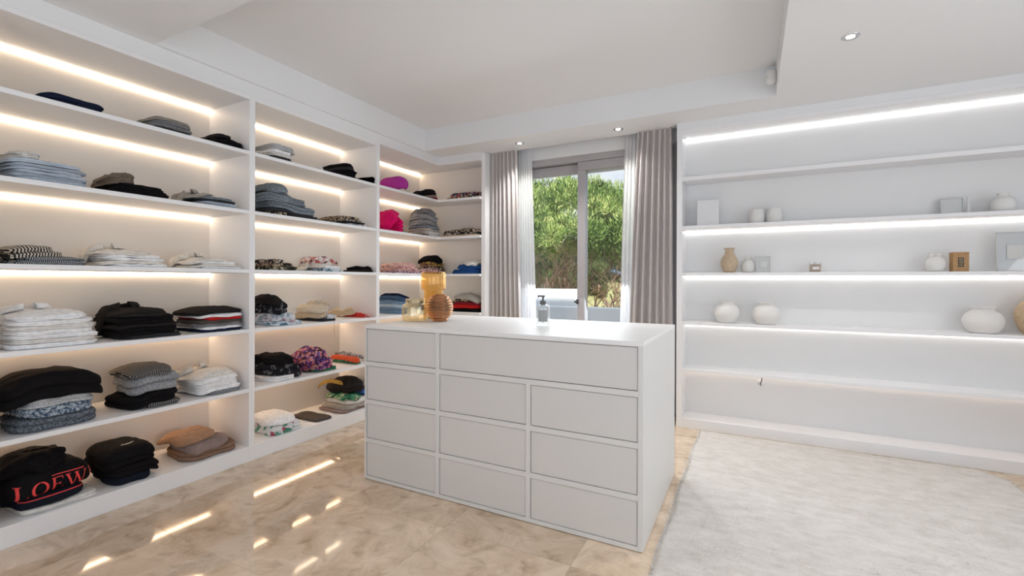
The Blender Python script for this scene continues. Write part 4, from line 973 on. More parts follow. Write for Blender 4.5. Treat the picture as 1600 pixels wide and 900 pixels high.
   ('thick', 'midgrey', 0.05, -3.255, 1.464, 0.1645, 0.133, 0.009, 'folded_sweater', 'sweater', 'smooth grey folded sweater, second from top in grey pile, fifth shelf, left bay'),
   ('fold', 'greystripe', 0.028, -3.2503, 1.429, 0.1657, 0.108, -0.045, 'folded_sweater', 'sweater', 'grey folded sweater with dark stripes, topmost in grey pile, fifth shelf, left bay'),
 ]),
 (4, 'white pile, fifth shelf, left bay', (-3.525, -3.068, 1.584, 1.958), [
   ('fold', 'finestripes', 0.024, -3.2635, 1.834, 0.1781, 0.11, 0.042, 'folded_garment', 'top', 'black and white striped folded top, lowest in white pile, fifth shelf, left bay'),
   ('fold', 'white', 0.024, -3.2617, 1.814, 0.1779, 0.14, 0.008, 'folded_garment', 'top', 'white folded top, fifth from top in white pile, fifth shelf, left bay'),
   ('fold', 'white', 0.022, -3.2453, 1.814, 0.1603, 0.13, -0.033, 'folded_garment', 'top', 'white folded top, fourth from top in white pile, fifth shelf, left bay'),
   ('fold', 'white', 0.022, -3.2517, 1.804, 0.166, 0.13, 0.002, 'folded_garment', 'top', 'white folded top, third from top in white pile, fifth shelf, left bay'),
   ('fold', 'white', 0.022, -3.2518, 1.799, 0.1683, 0.135, 0.011, 'folded_garment', 'top', 'white folded top, second from top in white pile, fifth shelf, left bay'),
   ('shirt', 'cream', 0.022, -3.2558, 1.774, 0.1668, 0.13, 0.036, 'folded_shirt', 'shirt', 'cream folded shirt with collar, topmost in white pile, fifth shelf, left bay'),
 ]),
 (5, 'lettered sweater pile, bottom shelf, left bay', (-3.525, -3.068, 0.775, 1.167), [
   ('fold', 'offwhite', 0.026, -3.2543, 1.0305, 0.1695, 0.1525, -0.015, 'folded_garment', 'top', 'off-white folded top with fringe, lowest in lettered sweater pile, bottom shelf, left bay'),
   ('thick', 'blackblue', 0.05, -3.2507, 0.9955, 0.1639, 0.1375, 0.032, 'folded_sweater', 'sweater', 'dark navy folded sweater, third from top in lettered sweater pile, bottom shelf, left bay'),
   ('roll', 'black', 0.112, -3.2481, 0.9955, 0.1634, 0.1675, 0.042, 'folded_sweater', 'sweater', 'black sweater with large red letters, second down in lettered sweater pile, bottom shelf, left bay'),
   ('heap', 'black', 0.058, -3.2755, 0.9505, 0.1611, 0.1225, -0.049, 'folded_sweater', 'sweater', 'crumpled black sweater, topmost in lettered sweater pile, bottom shelf, left bay'),
 ]),
 (5, 'black sweater pile, bottom shelf, left bay', (-3.525, -3.068, 1.17, 1.467), [
   ('thick', 'blackblue', 0.038, -3.2567, 1.34, 0.1726, 0.103, -0.045, 'folded_sweater', 'sweater', 'dark navy folded sweater, lowest in black sweater pile, bottom shelf, left bay'),
   ('thick', 'black', 0.062, -3.2543, 1.355, 0.1654, 0.128, 0.003, 'folded_sweater', 'sweater', 'thick black folded sweater, second from top in black sweater pile, bottom shelf, left bay'),
   ('roll', 'black', 0.082, -3.2557, 1.325, 0.1685, 0.118, 0.028, 'folded_sweater', 'sweater', 'black folded sweater with white mark, topmost in black sweater pile, bottom shelf, left bay'),
 ]),
 (5, 'brown pile, bottom shelf, left bay', (-3.525, -3.068, 1.47, 1.953), [
   ('thick', 'brown', 0.058, -3.2506, 1.782, 0.16, 0.167, -0.037, 'folded_sweater', 'sweater', 'thick brown folded sweater, lowest in brown pile, bottom shelf, left bay'),
   ('thick', 'mauve', 0.045, -3.2329, 1.742, 0.1625, 0.127, 0.047, 'folded_sweater', 'sweater', 'mauve-brown folded sweater, second from top in brown pile, bottom shelf, left bay'),
   ('thick', 'camel', 0.036, -3.2874, 1.707, 0.1771, 0.122, 0.0, 'folded_sweater', 'sweater', 'camel brown folded sweater, topmost in brown pile, bottom shelf, left bay'),
 ]),
 (0, 'grey and white pile, top shelf, middle bay', (-3.525, -3.068, 2.026, 2.373), [
   ('fold', 'charcoal', 0.028, -3.2535, 2.265, 0.165, 0.094, -0.015, 'folded_trousers', 'trousers', 'charcoal folded trousers, lowest in grey and white pile, top shelf, middle bay'),
   ('fold', 'offwhite', 0.024, -3.2513, 2.27, 0.165, 0.089, -0.014, 'folded_sweater', 'sweater', 'off-white folded sweater, third from top in grey and white pile, top shelf, middle bay'),
   ('fold', 'white', 0.024, -3.2534, 2.265, 0.165, 0.084, -0.038, 'folded_sweater', 'sweater', 'white folded sweater, second from top in grey and white pile, top shelf, middle bay'),
   ('fold', 'lightgrey', 0.04, -3.2503, 2.275, 0.165, 0.094, -0.012, 'folded_sweater', 'sweater', 'light grey folded sweater, topmost in grey and white pile, top shelf, middle bay'),
 ]),
 (0, 'thin white pile, top shelf, middle bay', (-3.525, -3.068, 2.376, 2.622), [
   ('fold', 'white', 0.018, -3.2546, 2.61, 0.165, 0.008, -0.013, 'folded_garment', 'top', 'white folded top, lowest in thin white pile, top shelf, middle bay'),
   ('fold', 'white', 0.02, -3.2497, 2.6, 0.165, -0.002, -0.012, 'folded_garment', 'top', 'white folded top, second from top in thin white pile, top shelf, middle bay'),
   ('fold', 'cream', 0.016, -3.251, 2.555, 0.165, -0.017, -0.007, 'folded_garment', 'top', 'cream folded top, topmost in thin white pile, top shelf, middle bay'),
 ]),
 (0, 'black pile, top shelf, middle bay', (-3.525, -3.068, 2.625, 2.992), [
   ('fold', 'black', 0.024, -3.252, 2.93, 0.165, 0.058, 0.02, 'folded_trousers', 'trousers', 'black folded trousers, lowest in black pile, top shelf, middle bay'),
   ('fold', 'black', 0.024, -3.2504, 2.92, 0.165, 0.058, -0.004, 'folded_trousers', 'trousers', 'black folded trousers, fourth from top in black pile, top shelf, middle bay'),
   ('fold', 'black', 0.024, -3.2517, 2.93, 0.165, 0.058, 0.02, 'folded_trousers', 'trousers', 'black folded trousers, third from top in black pile, top shelf, middle bay'),
   ('fold', 'charcoal', 0.024, -3.2526, 2.915, 0.165, 0.053, -0.007, 'folded_trousers', 'trousers', 'charcoal folded trousers, second from top in black pile, top shelf, middle bay'),
   ('fold', 'black', 0.024, -3.2485, 2.9, 0.165, 0.038, -0.013, 'folded_trousers', 'trousers', 'black folded trousers, topmost in black pile, top shelf, middle bay'),
 ]),
 (0, 'small black pile, top shelf, middle bay', (-3.525, -3.068, 2.995, 3.182), [
   ('fold', 'blackblue', 0.02, -3.2497, 3.212, 0.165, -0.03, -0.024, 'folded_trousers', 'trousers', 'black-blue folded trousers, lowest in small black pile, top shelf, middle bay'),
   ('fold', 'black', 0.02, -3.255, 3.212, 0.165, -0.03, 0.031, 'folded_trousers', 'trousers', 'black folded trousers, second from top in small black pile, top shelf, middle bay'),
   ('thick', 'blackblue', 0.028, -3.2489, 3.212, 0.165, -0.03, 0.029, 'folded_trousers', 'trousers', 'black-blue folded trousers, topmost in small black pile, top shelf, middle bay'),
 ]),
 (1, 'blue-grey knit pile, second shelf, middle bay', (-3.525, -3.068, 2.026, 2.609), [
   ('fold', 'leopard', 0.024, -3.2501, 2.238, 0.165, 0.067, 0.006, 'folded_garment', 'top', 'dark patterned folded top, lowest in blue-grey knit pile, second shelf, middle bay'),
   ('fold', 'charcoal', 0.028, -3.2513, 2.373, 0.165, 0.232, -0.05, 'folded_garment', 'top', 'charcoal folded top, fourth from top in blue-grey knit pile, second shelf, middle bay'),
   ('thick', 'bluegrey', 0.06, -3.2498, 2.378, 0.165, 0.207, -0.046, 'folded_sweater', 'sweater', 'chunky blue-grey folded cardigan, third from top in blue-grey knit pile, second shelf, middle bay'),
   ('heap', 'bluegrey', 0.06, -3.2552, 2.323, 0.165, 0.182, 0.038, 'folded_sweater', 'sweater', 'blue-grey folded hooded cardigan, second from top in blue-grey knit pile, second shelf, middle bay'),
   ('thick', 'bluegrey', 0.045, -3.2558, 2.248, 0.165, 0.077, 0.034, 'folded_shirt', 'shirt', 'blue-grey folded denim shirt, topmost in blue-grey knit pile, second shelf, middle bay'),
 ]),
 (1, 'patterned pile, second shelf, middle bay', (-3.525, -3.068, 2.612, 3.106), [
   ('fold', 'palefloral', 0.016, -3.2492, 3.0, 0.165, 0.152, 0.017, 'folded_scarf', 'scarf', 'pale patterned folded scarf, lowest in patterned pile, second shelf, middle bay'),
   ('fold', 'softblack', 0.016, -3.2484, 2.955, 0.165, 0.147, 0.008, 'folded_scarf', 'scarf', 'black folded scarf, third from top in patterned pile, second shelf, middle bay'),
   ('fold', 'zebra', 0.018, -3.2557, 2.94, 0.165, 0.132, 0.027, 'folded_scarf', 'scarf', 'beige and black patterned folded scarf, second from top in patterned pile, second shelf, middle bay'),
   ('fold', 'leopard', 0.018, -3.2503, 2.905, 0.165, 0.117, -0.039, 'folded_scarf', 'scarf', 'leopard patterned folded scarf, topmost in patterned pile, second shelf, middle bay'),
 ]),
 (2, 'dark patterned pile, third shelf, middle bay', (-3.525, -3.068, 2.026, 2.401), [
   ('fold', 'camo', 0.028, -3.2585, 2.2965, 0.175, 0.1005, -0.044, 'folded_garment', 'top', 'dark green patterned folded blouse, lowest in dark patterned pile, third shelf, middle bay'),
   ('fold', 'leopard', 0.024, -3.253, 2.2765, 0.1665, 0.0805, 0.033, 'folded_garment', 'top', 'black and beige patterned folded blouse, second down in dark patterned pile, third shelf, middle bay'),
   ('fold', 'zebra', 0.022, -3.2544, 2.2415, 0.1648, 0.0355, -0.025, 'folded_garment', 'top', 'beige patterned folded blouse, topmost in dark patterned pile, third shelf, middle bay'),
 ]),
 (2, 'printed pile, third shelf, middle bay', (-3.525, -3.068, 2.404, 2.834), [
   ('fold', 'blueprint', 0.022, -3.2573, 2.731, 0.1723, 0.099, -0.011, 'folded_garment', 'top', 'pale blue printed folded blouse, lowest in printed pile, third shelf, middle bay'),
   ('fold', 'white', 0.024, -3.2552, 2.726, 0.1673, 0.084, -0.015, 'folded_garment', 'top', 'white folded blouse, third from top in printed pile, third shelf, middle bay'),
   ('shirt', 'cream', 0.028, -3.2587, 2.666, 0.1684, 0.064, 0.0, 'folded_garment', 'top', 'cream folded blouse, second from top in printed pile, third shelf, middle bay'),
   ('heap', 'redprint', 0.03, -3.2522, 2.686, 0.1645, 0.084, 0.025, 'folded_garment', 'top', 'red and white printed folded blouse, topmost in printed pile, third shelf, middle bay'),
 ]),
 (2, 'flat black pile, third shelf, middle bay', (-3.525, -3.068, 2.837, 3.182), [
   ('fold', 'softblack', 0.02, -3.2487, 3.1455, 0.1632, 0.0365, 0.026, 'folded_garment', 'top', 'thin black folded top, lowest in flat black pile, third shelf, middle bay'),
   ('heap', 'black', 0.022, -3.2453, 3.1555, 0.1585, 0.0265, -0.002, 'folded_garment', 'top', 'thin crumpled black top, topmost in flat black pile, third shelf, middle bay'),
 ]),
 (3, 'blue floral pile, fourth shelf, middle bay', (-3.525, -3.068, 2.026, 2.429), [
   ('fold', 'blueprint', 0.03, -3.2567, 2.313, 0.1729, 0.132, -0.035, 'folded_garment', 'top', 'pale blue printed folded blouse, lowest in blue floral pile, fourth shelf, middle bay'),
   ('heap', 'palefloral', 0.06, -3.2319, 2.278, 0.1469, 0.087, 0.042, 'folded_garment', 'top', 'pale floral printed blouse, third from top in blue floral pile, fourth shelf, middle bay'),
   ('thick', 'blackprint', 0.07, -3.2578, 2.258, 0.1703, 0.067, 0.022, 'folded_garment', 'top', 'black dotted folded blouse, second from top in blue floral pile, fourth shelf, middle bay'),
   ('heap', 'softblack', 0.045, -3.2376, 2.228, 0.1487, 0.037, -0.03, 'folded_garment', 'top', 'crumpled black top, topmost in blue floral pile, fourth shelf, middle bay'),
 ]),
 (3, 'beige pile, fourth shelf, middle bay', (-3.525, -3.068, 2.432, 2.752), [
   ('fold', 'charcoal', 0.016, -3.2602, 2.69, 0.1717, 0.088, -0.027, 'folded_garment', 'top', 'charcoal folded top, lowest in beige pile, fourth shelf, middle bay'),
   ('fold', 'palefloral', 0.034, -3.2572, 2.705, 0.1738, 0.043, -0.02, 'folded_garment', 'top', 'pale lilac folded blouse, fourth from top in beige pile, fourth shelf, middle bay'),
   ('thick', 'sand', 0.04, -3.2618, 2.635, 0.1741, 0.033, 0.035, 'folded_sweater', 'sweater', 'sand beige folded sweater, third from top in beige pile, fourth shelf, middle bay'),
   ('thick', 'ivory', 0.04, -3.2606, 2.645, 0.1717, 0.043, -0.028, 'folded_sweater', 'sweater', 'ivory folded sweater, second from top in beige pile, fourth shelf, middle bay'),
   ('heap', 'ivory', 0.03, -3.2326, 2.685, 0.1455, 0.003, -0.012, 'folded_garment', 'top', 'crumpled ivory top, topmost in beige pile, fourth shelf, middle bay'),
 ]),
 (3, 'red pile, fourth shelf, middle bay', (-3.525, -3.068, 2.755, 3.182), [
   ('fold', 'redwhite', 0.024, -3.2516, 3.1475, 0.1634, 0.0345, -0.018, 'folded_garment', 'top', 'red and white patterned folded top, lowest in red pile, fourth shelf, middle bay'),
   ('heap', 'brightred', 0.038, -3.2503, 3.0595, 0.1605, -0.0035, 0.049, 'folded_garment', 'top', 'crumpled red top, second from top in red pile, fourth shelf, middle bay'),
   ('heap', 'sand', 0.05, -3.3408, 3.0245, 0.1546, -0.0185, -0.003, 'folded_garment', 'top', 'crumpled sand coloured sleeve top, topmost in red pile, fourth shelf, middle bay'),
 ]),
 (4, 'black printed pile, fifth shelf, middle bay', (-3.525, -3.068, 2.026, 2.453), [
   ('fold', 'white', 0.036, -3.2611, 2.27, 0.1767, 0.099, 0.006, 'folded_garment', 'top', 'white folded top, lowest in black printed pile, fifth shelf, middle bay'),
   ('thick', 'blackprint', 0.085, -3.2549, 2.315, 0.1696, 0.134, 0.036, 'folded_dress', 'dress', 'black printed folded dress, second from top in black printed pile, fifth shelf, middle bay'),
   ('heap', 'black', 0.05, -3.2381, 2.285, 0.153, 0.104, 0.046, 'folded_garment', 'top', 'black folded top with white stripe, topmost in black printed pile, fifth shelf, middle bay'),
 ]),
 (4, 'paisley pile, fifth shelf, middle bay', (-3.525, -3.068, 2.456, 2.772), [
   ('heap', 'green', 0.03, -3.2435, 2.6945, 0.1543, 0.1035, -0.027, 'folded_garment', 'top', 'green printed folded top, lowest in paisley pile, fifth shelf, middle bay'),
   ('heap', 'paisley', 0.07, -3.245, 2.6445, 0.1594, 0.1035, 0.046, 'folded_garment', 'top', 'purple and pink paisley blouse, second from top in paisley pile, fifth shelf, middle bay'),
   ('heap', 'paisley', 0.06, -3.2511, 2.5995, 0.1621, 0.0885, -0.031, 'folded_scarf', 'scarf', 'pink and purple crumpled scarf, topmost in paisley pile, fifth shelf, middle bay'),
 ]),
 (4, 'orange pile, fifth shelf, middle bay', (-3.525, -3.068, 2.775, 3.068), [
   ('fold', 'green', 0.022, -3.2547, 3.0165, 0.1652, 0.0275, 0.02, 'folded_garment', 'top', 'green patterned folded top, lowest in orange pile, fifth shelf, middle bay'),
   ('thick', 'orange', 0.034, -3.261, 3.0115, 0.1772, 0.0225, -0.024, 'folded_garment', 'top', 'bright orange-red folded top, second from top in orange pile, fifth shelf, middle bay'),
   ('heap', 'greywhite', 0.032, -3.2708, 3.0615, 0.1623, 0.0225, -0.008, 'folded_garment', 'top', 'grey and white patterned top, topmost in orange pile, fifth shelf, middle bay'),
 ]),
 (5, 'white printed pile, bottom shelf, middle bay', (-3.525, -3.068, 2.026, 2.453), [
   ('fold', 'whiteprint', 0.04, -3.2649, 2.315, 0.1746, 0.134, -0.041, 'folded_t_shirt', 't-shirt', 'white folded t-shirt with colourful print, lowest in white printed pile, bottom shelf, middle bay'),
   ('fold', 'whiteprint', 0.03, -3.2653, 2.305, 0.1767, 0.124, -0.014, 'folded_t_shirt', 't-shirt', 'white folded t-shirt with small print, second down in white printed pile, bottom shelf, middle bay'),
   ('thick', 'white', 0.04, -3.2572, 2.29, 0.1716, 0.119, -0.049, 'folded_t_shirt', 't-shirt', 'white folded t-shirt, topmost in white printed pile, bottom shelf, middle bay'),
 ]),
 (5, 'brown cloth, bottom shelf, middle bay', (-3.525, -3.068, 2.456, 2.732), [
   ('flat', 'darktaupe', 0.016, -3.2542, 2.6435, 0.1667, 0.0845, -0.001, 'folded_cloth', 'cloth', 'flat dark brown folded cloth, bottom shelf, middle bay'),
 ]),
 (5, 'tall mixed pile, bottom shelf, middle bay', (-3.525, -3.068, 2.735, 3.178), [
   ('fold', 'mauve', 0.018, -3.2505, 2.9825, 0.1642, 0.1615, 0.046, 'folded_garment', 'top', 'dark mauve folded top, lowest in tall mixed pile, bottom shelf, middle bay'),
   ('fold', 'stone', 0.03, -3.2545, 3.0075, 0.1678, 0.1465, -0.038, 'folded_garment', 'top', 'stone coloured folded top, sixth from top in tall mixed pile, bottom shelf, middle bay'),
   ('thick', 'offwhite', 0.044, -3.2512, 3.0325, 0.1655, 0.1415, -0.039, 'folded_garment', 'top', 'off-white folded top, fifth from top in tall mixed pile, bottom shelf, middle bay'),
   ('heap', 'green', 0.034, -3.2465, 2.9775, 0.1627, 0.0965, -0.04, 'folded_garment', 'top', 'green printed folded top, fourth from top in tall mixed pile, bottom shelf, middle bay'),
   ('thick', 'royalblue', 0.045, -3.2668, 3.0875, 0.1788, 0.0865, 0.027, 'folded_garment', 'top', 'bright blue folded top, third from top in tall mixed pile, bottom shelf, middle bay'),
   ('heap', 'softblack', 0.065, -3.2488, 3.0225, 0.1601, 0.1115, 0.018, 'folded_garment', 'top', 'crumpled black quilted top, second from top in tall mixed pile, bottom shelf, middle bay'),
   ('heap', 'mustard', 0.022, -3.3426, 2.9175, 0.1581, -0.0035, -0.023, 'folded_garment', 'top', 'crumpled mustard top, topmost in tall mixed pile, bottom shelf, middle bay'),
 ]),
 (0, 'purple towel pile, top shelf, corner bay', (-3.525, -3.068, 3.236, 3.696), [
   ('heap', 'ivory', 0.02, -3.2483, 3.638, 0.165, 0.074, 0.017, 'folded_towel', 'towel', 'peach folded towel, lowest in purple towel pile, top shelf, corner bay'),
   ('roll', 'purple', 0.13, -3.2551, 3.628, 0.165, 0.064, -0.001, 'rolled_towel', 'towel', 'purple rolled towel with grey pattern, topmost in purple towel pile, top shelf, corner bay'),
 ]),
 (0, 'red and black pile, top shelf, corner bay', (-3.525, -3.068, 3.699, 4.16), [
   ('fold', 'darkred', 0.032, -3.2503, 4.128, 0.165, 0.028, 0.018, 'folded_garment', 'top', 'dark red folded top, lowest in red and black pile, top shelf, corner bay'),
   ('fold', 'mauve', 0.024, -3.2545, 4.118, 0.165, 0.038, 0.015, 'folded_garment', 'top', 'mauve folded top, second from top in red and black pile, top shelf, corner bay'),
   ('heap', 'black', 0.045, -3.2546, 4.103, 0.165, 0.023, 0.039, 'folded_garment', 'top', 'black folded top, topmost in red and black pile, top shelf, corner bay'),
 ]),
 (1, 'pink sweater, second shelf, corner bay', (-3.525, -3.068, 3.236, 3.59), [
   ('heap', 'pink', 0.15, -3.255, 3.595, 0.165, 0.051, 0.043, 'folded_sweater', 'sweater', 'bright pink crumpled sweater, lowest in pink sweater, second shelf, corner bay'),
   ('heap', 'pink', 0.085, -3.2533, 3.475, 0.165, -0.069, 0.022, 'folded_sweater', 'sweater', 'bright pink sweater sleeve piece, topmost in pink sweater, second shelf, corner bay'),
 ]),
 (1, 'grey sweater pile, second shelf, corner bay', (-3.525, -3.068, 3.593, 4.231), [
   ('heap', 'leopard', 0.026, -3.2516, 3.951, 0.165, 0.056, 0.015, 'folded_scarf', 'scarf', 'dark patterned folded scarf, lowest in grey sweater pile, second shelf, corner bay'),
   ('fold', 'offwhite', 0.028, -3.2535, 4.131, 0.165, 0.096, -0.032, 'folded_garment', 'top', 'off-white folded top, seventh from top in grey sweater pile, second shelf, corner bay'),
   ('fold', 'offwhite', 0.028, -3.2503, 4.126, 0.165, 0.101, 0.025, 'folded_garment', 'top', 'pale folded top, sixth from top in grey sweater pile, second shelf, corner bay'),
   ('fold', 'stone', 0.024, -3.2501, 4.116, 0.165, 0.101, -0.014, 'folded_garment', 'top', 'stone folded top, fifth from top in grey sweater pile, second shelf, corner bay'),
   ('thick', 'bluegrey', 0.036, -3.2529, 4.121, 0.165, 0.106, 0.037, 'folded_sweater', 'sweater', 'blue-grey folded sweater, fourth from top in grey sweater pile, second shelf, corner bay'),
   ('heap', 'midgrey', 0.05, -3.252, 4.121, 0.165, 0.106, -0.025, 'folded_sweater', 'sweater', 'mid grey crumpled sweater, third from top in grey sweater pile, second shelf, corner bay'),
   ('heap', 'midgrey', 0.055, -3.2532, 4.111, 0.165, 0.076, -0.017, 'folded_sweater', 'sweater', 'grey hooded crumpled sweater, second from top in grey sweater pile, second shelf, corner bay'),
   ('heap', 'grey', 0.045, -3.2517, 4.111, 0.165, 0.056, 0.027, 'folded_sweater', 'sweater', 'grey rolled sweater, topmost in grey sweater pile, second shelf, corner bay'),
 ]),
 (2, 'pink floral pile, third shelf, corner bay', (-3.525, -3.068, 3.236, 3.87), [
   ('fold', 'rosefloral', 0.024, -3.2513, 3.7285, 0.1671, 0.1575, -0.039, 'folded_garment', 'top', 'dark pink floral folded blouse, lowest in pink floral pile, third shelf, corner bay'),
   ('fold', 'pinkfloral', 0.03, -3.2556, 3.7185, 0.1654, 0.1475, -0.039, 'folded_garment', 'top', 'peach floral folded blouse, second from top in pink floral pile, third shelf, corner bay'),
   ('heap', 'pinkfloral', 0.034, -3.2458, 3.7185, 0.1606, 0.1475, -0.032, 'folded_garment', 'top', 'peach floral crumpled blouse, topmost in pink floral pile, third shelf, corner bay'),
 ]),
 (2, 'black and yellow pile, third shelf, corner bay', (-3.525, -3.068, 3.873, 4.316), [
   ('heap', 'rosefloral', 0.05, -3.2365, 4.207, 0.1488, 0.065, 0.024, 'folded_garment', 'top', 'rose floral folded blouse, lowest in black and yellow pile, third shelf, corner bay'),
   ('fold', 'leopard', 0.03, -3.2613, 4.252, 0.1763, 0.06, 0.009, 'folded_garment', 'top', 'dark floral folded blouse, third from top in black and yellow pile, third shelf, corner bay'),
   ('heap', 'yellowblack', 0.05, -3.2357, 4.252, 0.1479, 0.06, -0.031, 'folded_garment', 'top', 'yellow and black patterned blouse, second down in black and yellow pile, third shelf, corner bay'),
   ('heap', 'black', 0.048, -3.242, 4.232, 0.1556, 0.06, -0.03, 'folded_sweater', 'sweater', 'black crumpled knit, topmost in black and yellow pile, third shelf, corner bay'),
 ]),
 (3, 'denim pile, fourth shelf, corner bay', (-3.525, -3.068, 3.236, 3.687), [
   ('fold', 'lightdenim', 0.034, -3.2497, 3.627, 0.165, 0.056, -0.047, 'folded_jeans', 'jeans', 'light blue folded jeans, lowest in denim pile, fourth shelf, corner bay'),
   ('fold', 'lightdenim', 0.03, -3.2599, 3.627, 0.1761, 0.056, 0.045, 'folded_jeans', 'jeans', 'mid blue folded jeans, fifth from top in denim pile, fourth shelf, corner bay'),
   ('fold', 'paledenim', 0.034, -3.2542, 3.597, 0.1677, 0.026, 0.008, 'folded_jeans', 'jeans', 'pale blue folded jeans, fourth from top in denim pile, fourth shelf, corner bay'),
   ('fold', 'lightdenim', 0.03, -3.2559, 3.607, 0.1727, 0.036, 0.019, 'folded_jeans', 'jeans', 'faded blue folded jeans, third from top in denim pile, fourth shelf, corner bay'),
   ('fold', 'denim', 0.036, -3.2501, 3.637, 0.166, 0.066, -0.002, 'folded_jeans', 'jeans', 'dark blue folded jeans, second from top in denim pile, fourth shelf, corner bay'),
   ('fold', 'navy', 0.022, -3.2572, 3.662, 0.172, 0.061, -0.05, 'folded_jeans', 'jeans', 'navy folded jeans, topmost in denim pile, fourth shelf, corner bay'),
 ]),
 (3, 'dark denim pile, fourth shelf, corner bay', (-3.525, -3.068, 3.69, 4.267), [
   ('fold', 'navy', 0.05, -3.2611, 4.245, 0.1754, 0.018, -0.001, 'folded_jeans', 'jeans', 'navy folded jeans, lowest in dark denim pile, fourth shelf, corner bay'),
   ('fold', 'denim', 0.045, -3.2578, 4.245, 0.1705, 0.018, -0.031, 'folded_jeans', 'jeans', 'dark blue folded jeans, topmost in dark denim pile, fourth shelf, corner bay'),
 ]),
 (0, 'patterned pile by curtain, top shelf, corner bay', (-3.5, -2.537, 4.165, 4.388), [
   ('fold', 'leopard', 0.022, -2.7775, 4.272, 0.2145, 0.098, 0.0024, 'folded_garment', 'top', 'dark patterned folded top, lowest in patterned pile by curtain, top shelf, corner bay'),
   ('heap', 'multi', 0.038, -2.7775, 4.272, 0.2145, 0.098, -0.037, 'folded_garment', 'top', 'red and black patterned folded top, topmost in patterned pile by curtain, top shelf, corner bay'),
 ]),
 (1, 'beige pile by curtain, second shelf, corner bay', (-3.5, -2.537, 4.165, 4.388), [
   ('fold', 'sand', 0.018, -2.812, 4.272, 0.249, 0.098, 0.0, 'folded_garment', 'top', 'beige folded top, lowest in beige pile by curtain, second shelf, corner bay'),
   ('fold', 'zebra', 0.026, -2.802, 4.272, 0.239, 0.098, 0.0117, 'folded_garment', 'top', 'black-beige patterned folded top, second from top in beige pile by curtain, second shelf, corner bay'),
   ('heap', 'leopard', 0.026, -2.792, 4.272, 0.229, 0.098, -0.0045, 'folded_garment', 'top', 'leopard patterned folded top, topmost in beige pile by curtain, second shelf, corner bay'),
 ]),
 (2, 'blue pile by curtain, third shelf, corner bay', (-3.5, -2.537, 4.165, 4.388), [
   ('heap', 'blue', 0.05, -2.748, 4.272, 0.192, 0.098, 0.0053, 'folded_sweater', 'sweater', 'dark blue folded sweater, lowest in blue pile by curtain, third shelf, corner bay'),
   ('heap', 'blue', 0.036, -2.708, 4.272, 0.152, 0.098, 0.0367, 'folded_sweater', 'sweater', 'blue folded sweater, second from top in blue pile by curtain, third shelf, corner bay'),
   ('heap', 'offwhite', 0.03, -2.693, 4.272, 0.107, 0.098, 0.0314, 'folded_garment', 'top', 'crumpled white top, topmost in blue pile by curtain, third shelf, corner bay'),
 ]),
 (3, 'red pile by curtain, fourth shelf, corner bay', (-3.5, -2.537, 4.165, 4.388), [
   ('fold', 'black', 0.034, -2.7365, 4.272, 0.1805, 0.098, -0.0292, 'folded_garment', 'top', 'black folded top, lowest in red pile by curtain, fourth shelf, corner bay'),
   ('thick', 'red', 0.046, -2.7665, 4.272, 0.1905, 0.098, 0.0234, 'folded_sweater', 'sweater', 'red folded sweater, fourth from top in red pile by curtain, fourth shelf, corner bay'),
   ('fold', 'darkred', 0.024, -2.7165, 4.272, 0.1605, 0.098, 0.0099, 'folded_sweater', 'sweater', 'dark red folded sweater, third from top in red pile by curtain, fourth shelf, corner bay'),
   ('heap', 'leopard', 0.036, -2.8165, 4.272, 0.1405, 0.098, -0.036, 'folded_garment', 'top', 'dark patterned crumpled top, second from top in red pile by curtain, fourth shelf, corner bay'),
   ('heap', 'stone', 0.03, -2.7265, 4.242, 0.1705, 0.098, -0.0112, 'folded_garment', 'top', 'crumpled stone coloured top, topmost in red pile by curtain, fourth shelf, corner bay'),
 ]),
]

sd = 100
for (row, pile, clampbox, items) in STACKS:
    for it in items:
        sd += 1
        kind, matn, t, cx, cy, hx, hy, rot, name, cat, label = it
        o = garment((row, pile), ROWZ[row], cx, cy, hx, hy, t, rot, kind, matn, name, label, cat, pile, sd, clampbox)
        GARMENTS[label] = o
        GARMENTS.setdefault(pile, []).append(o)

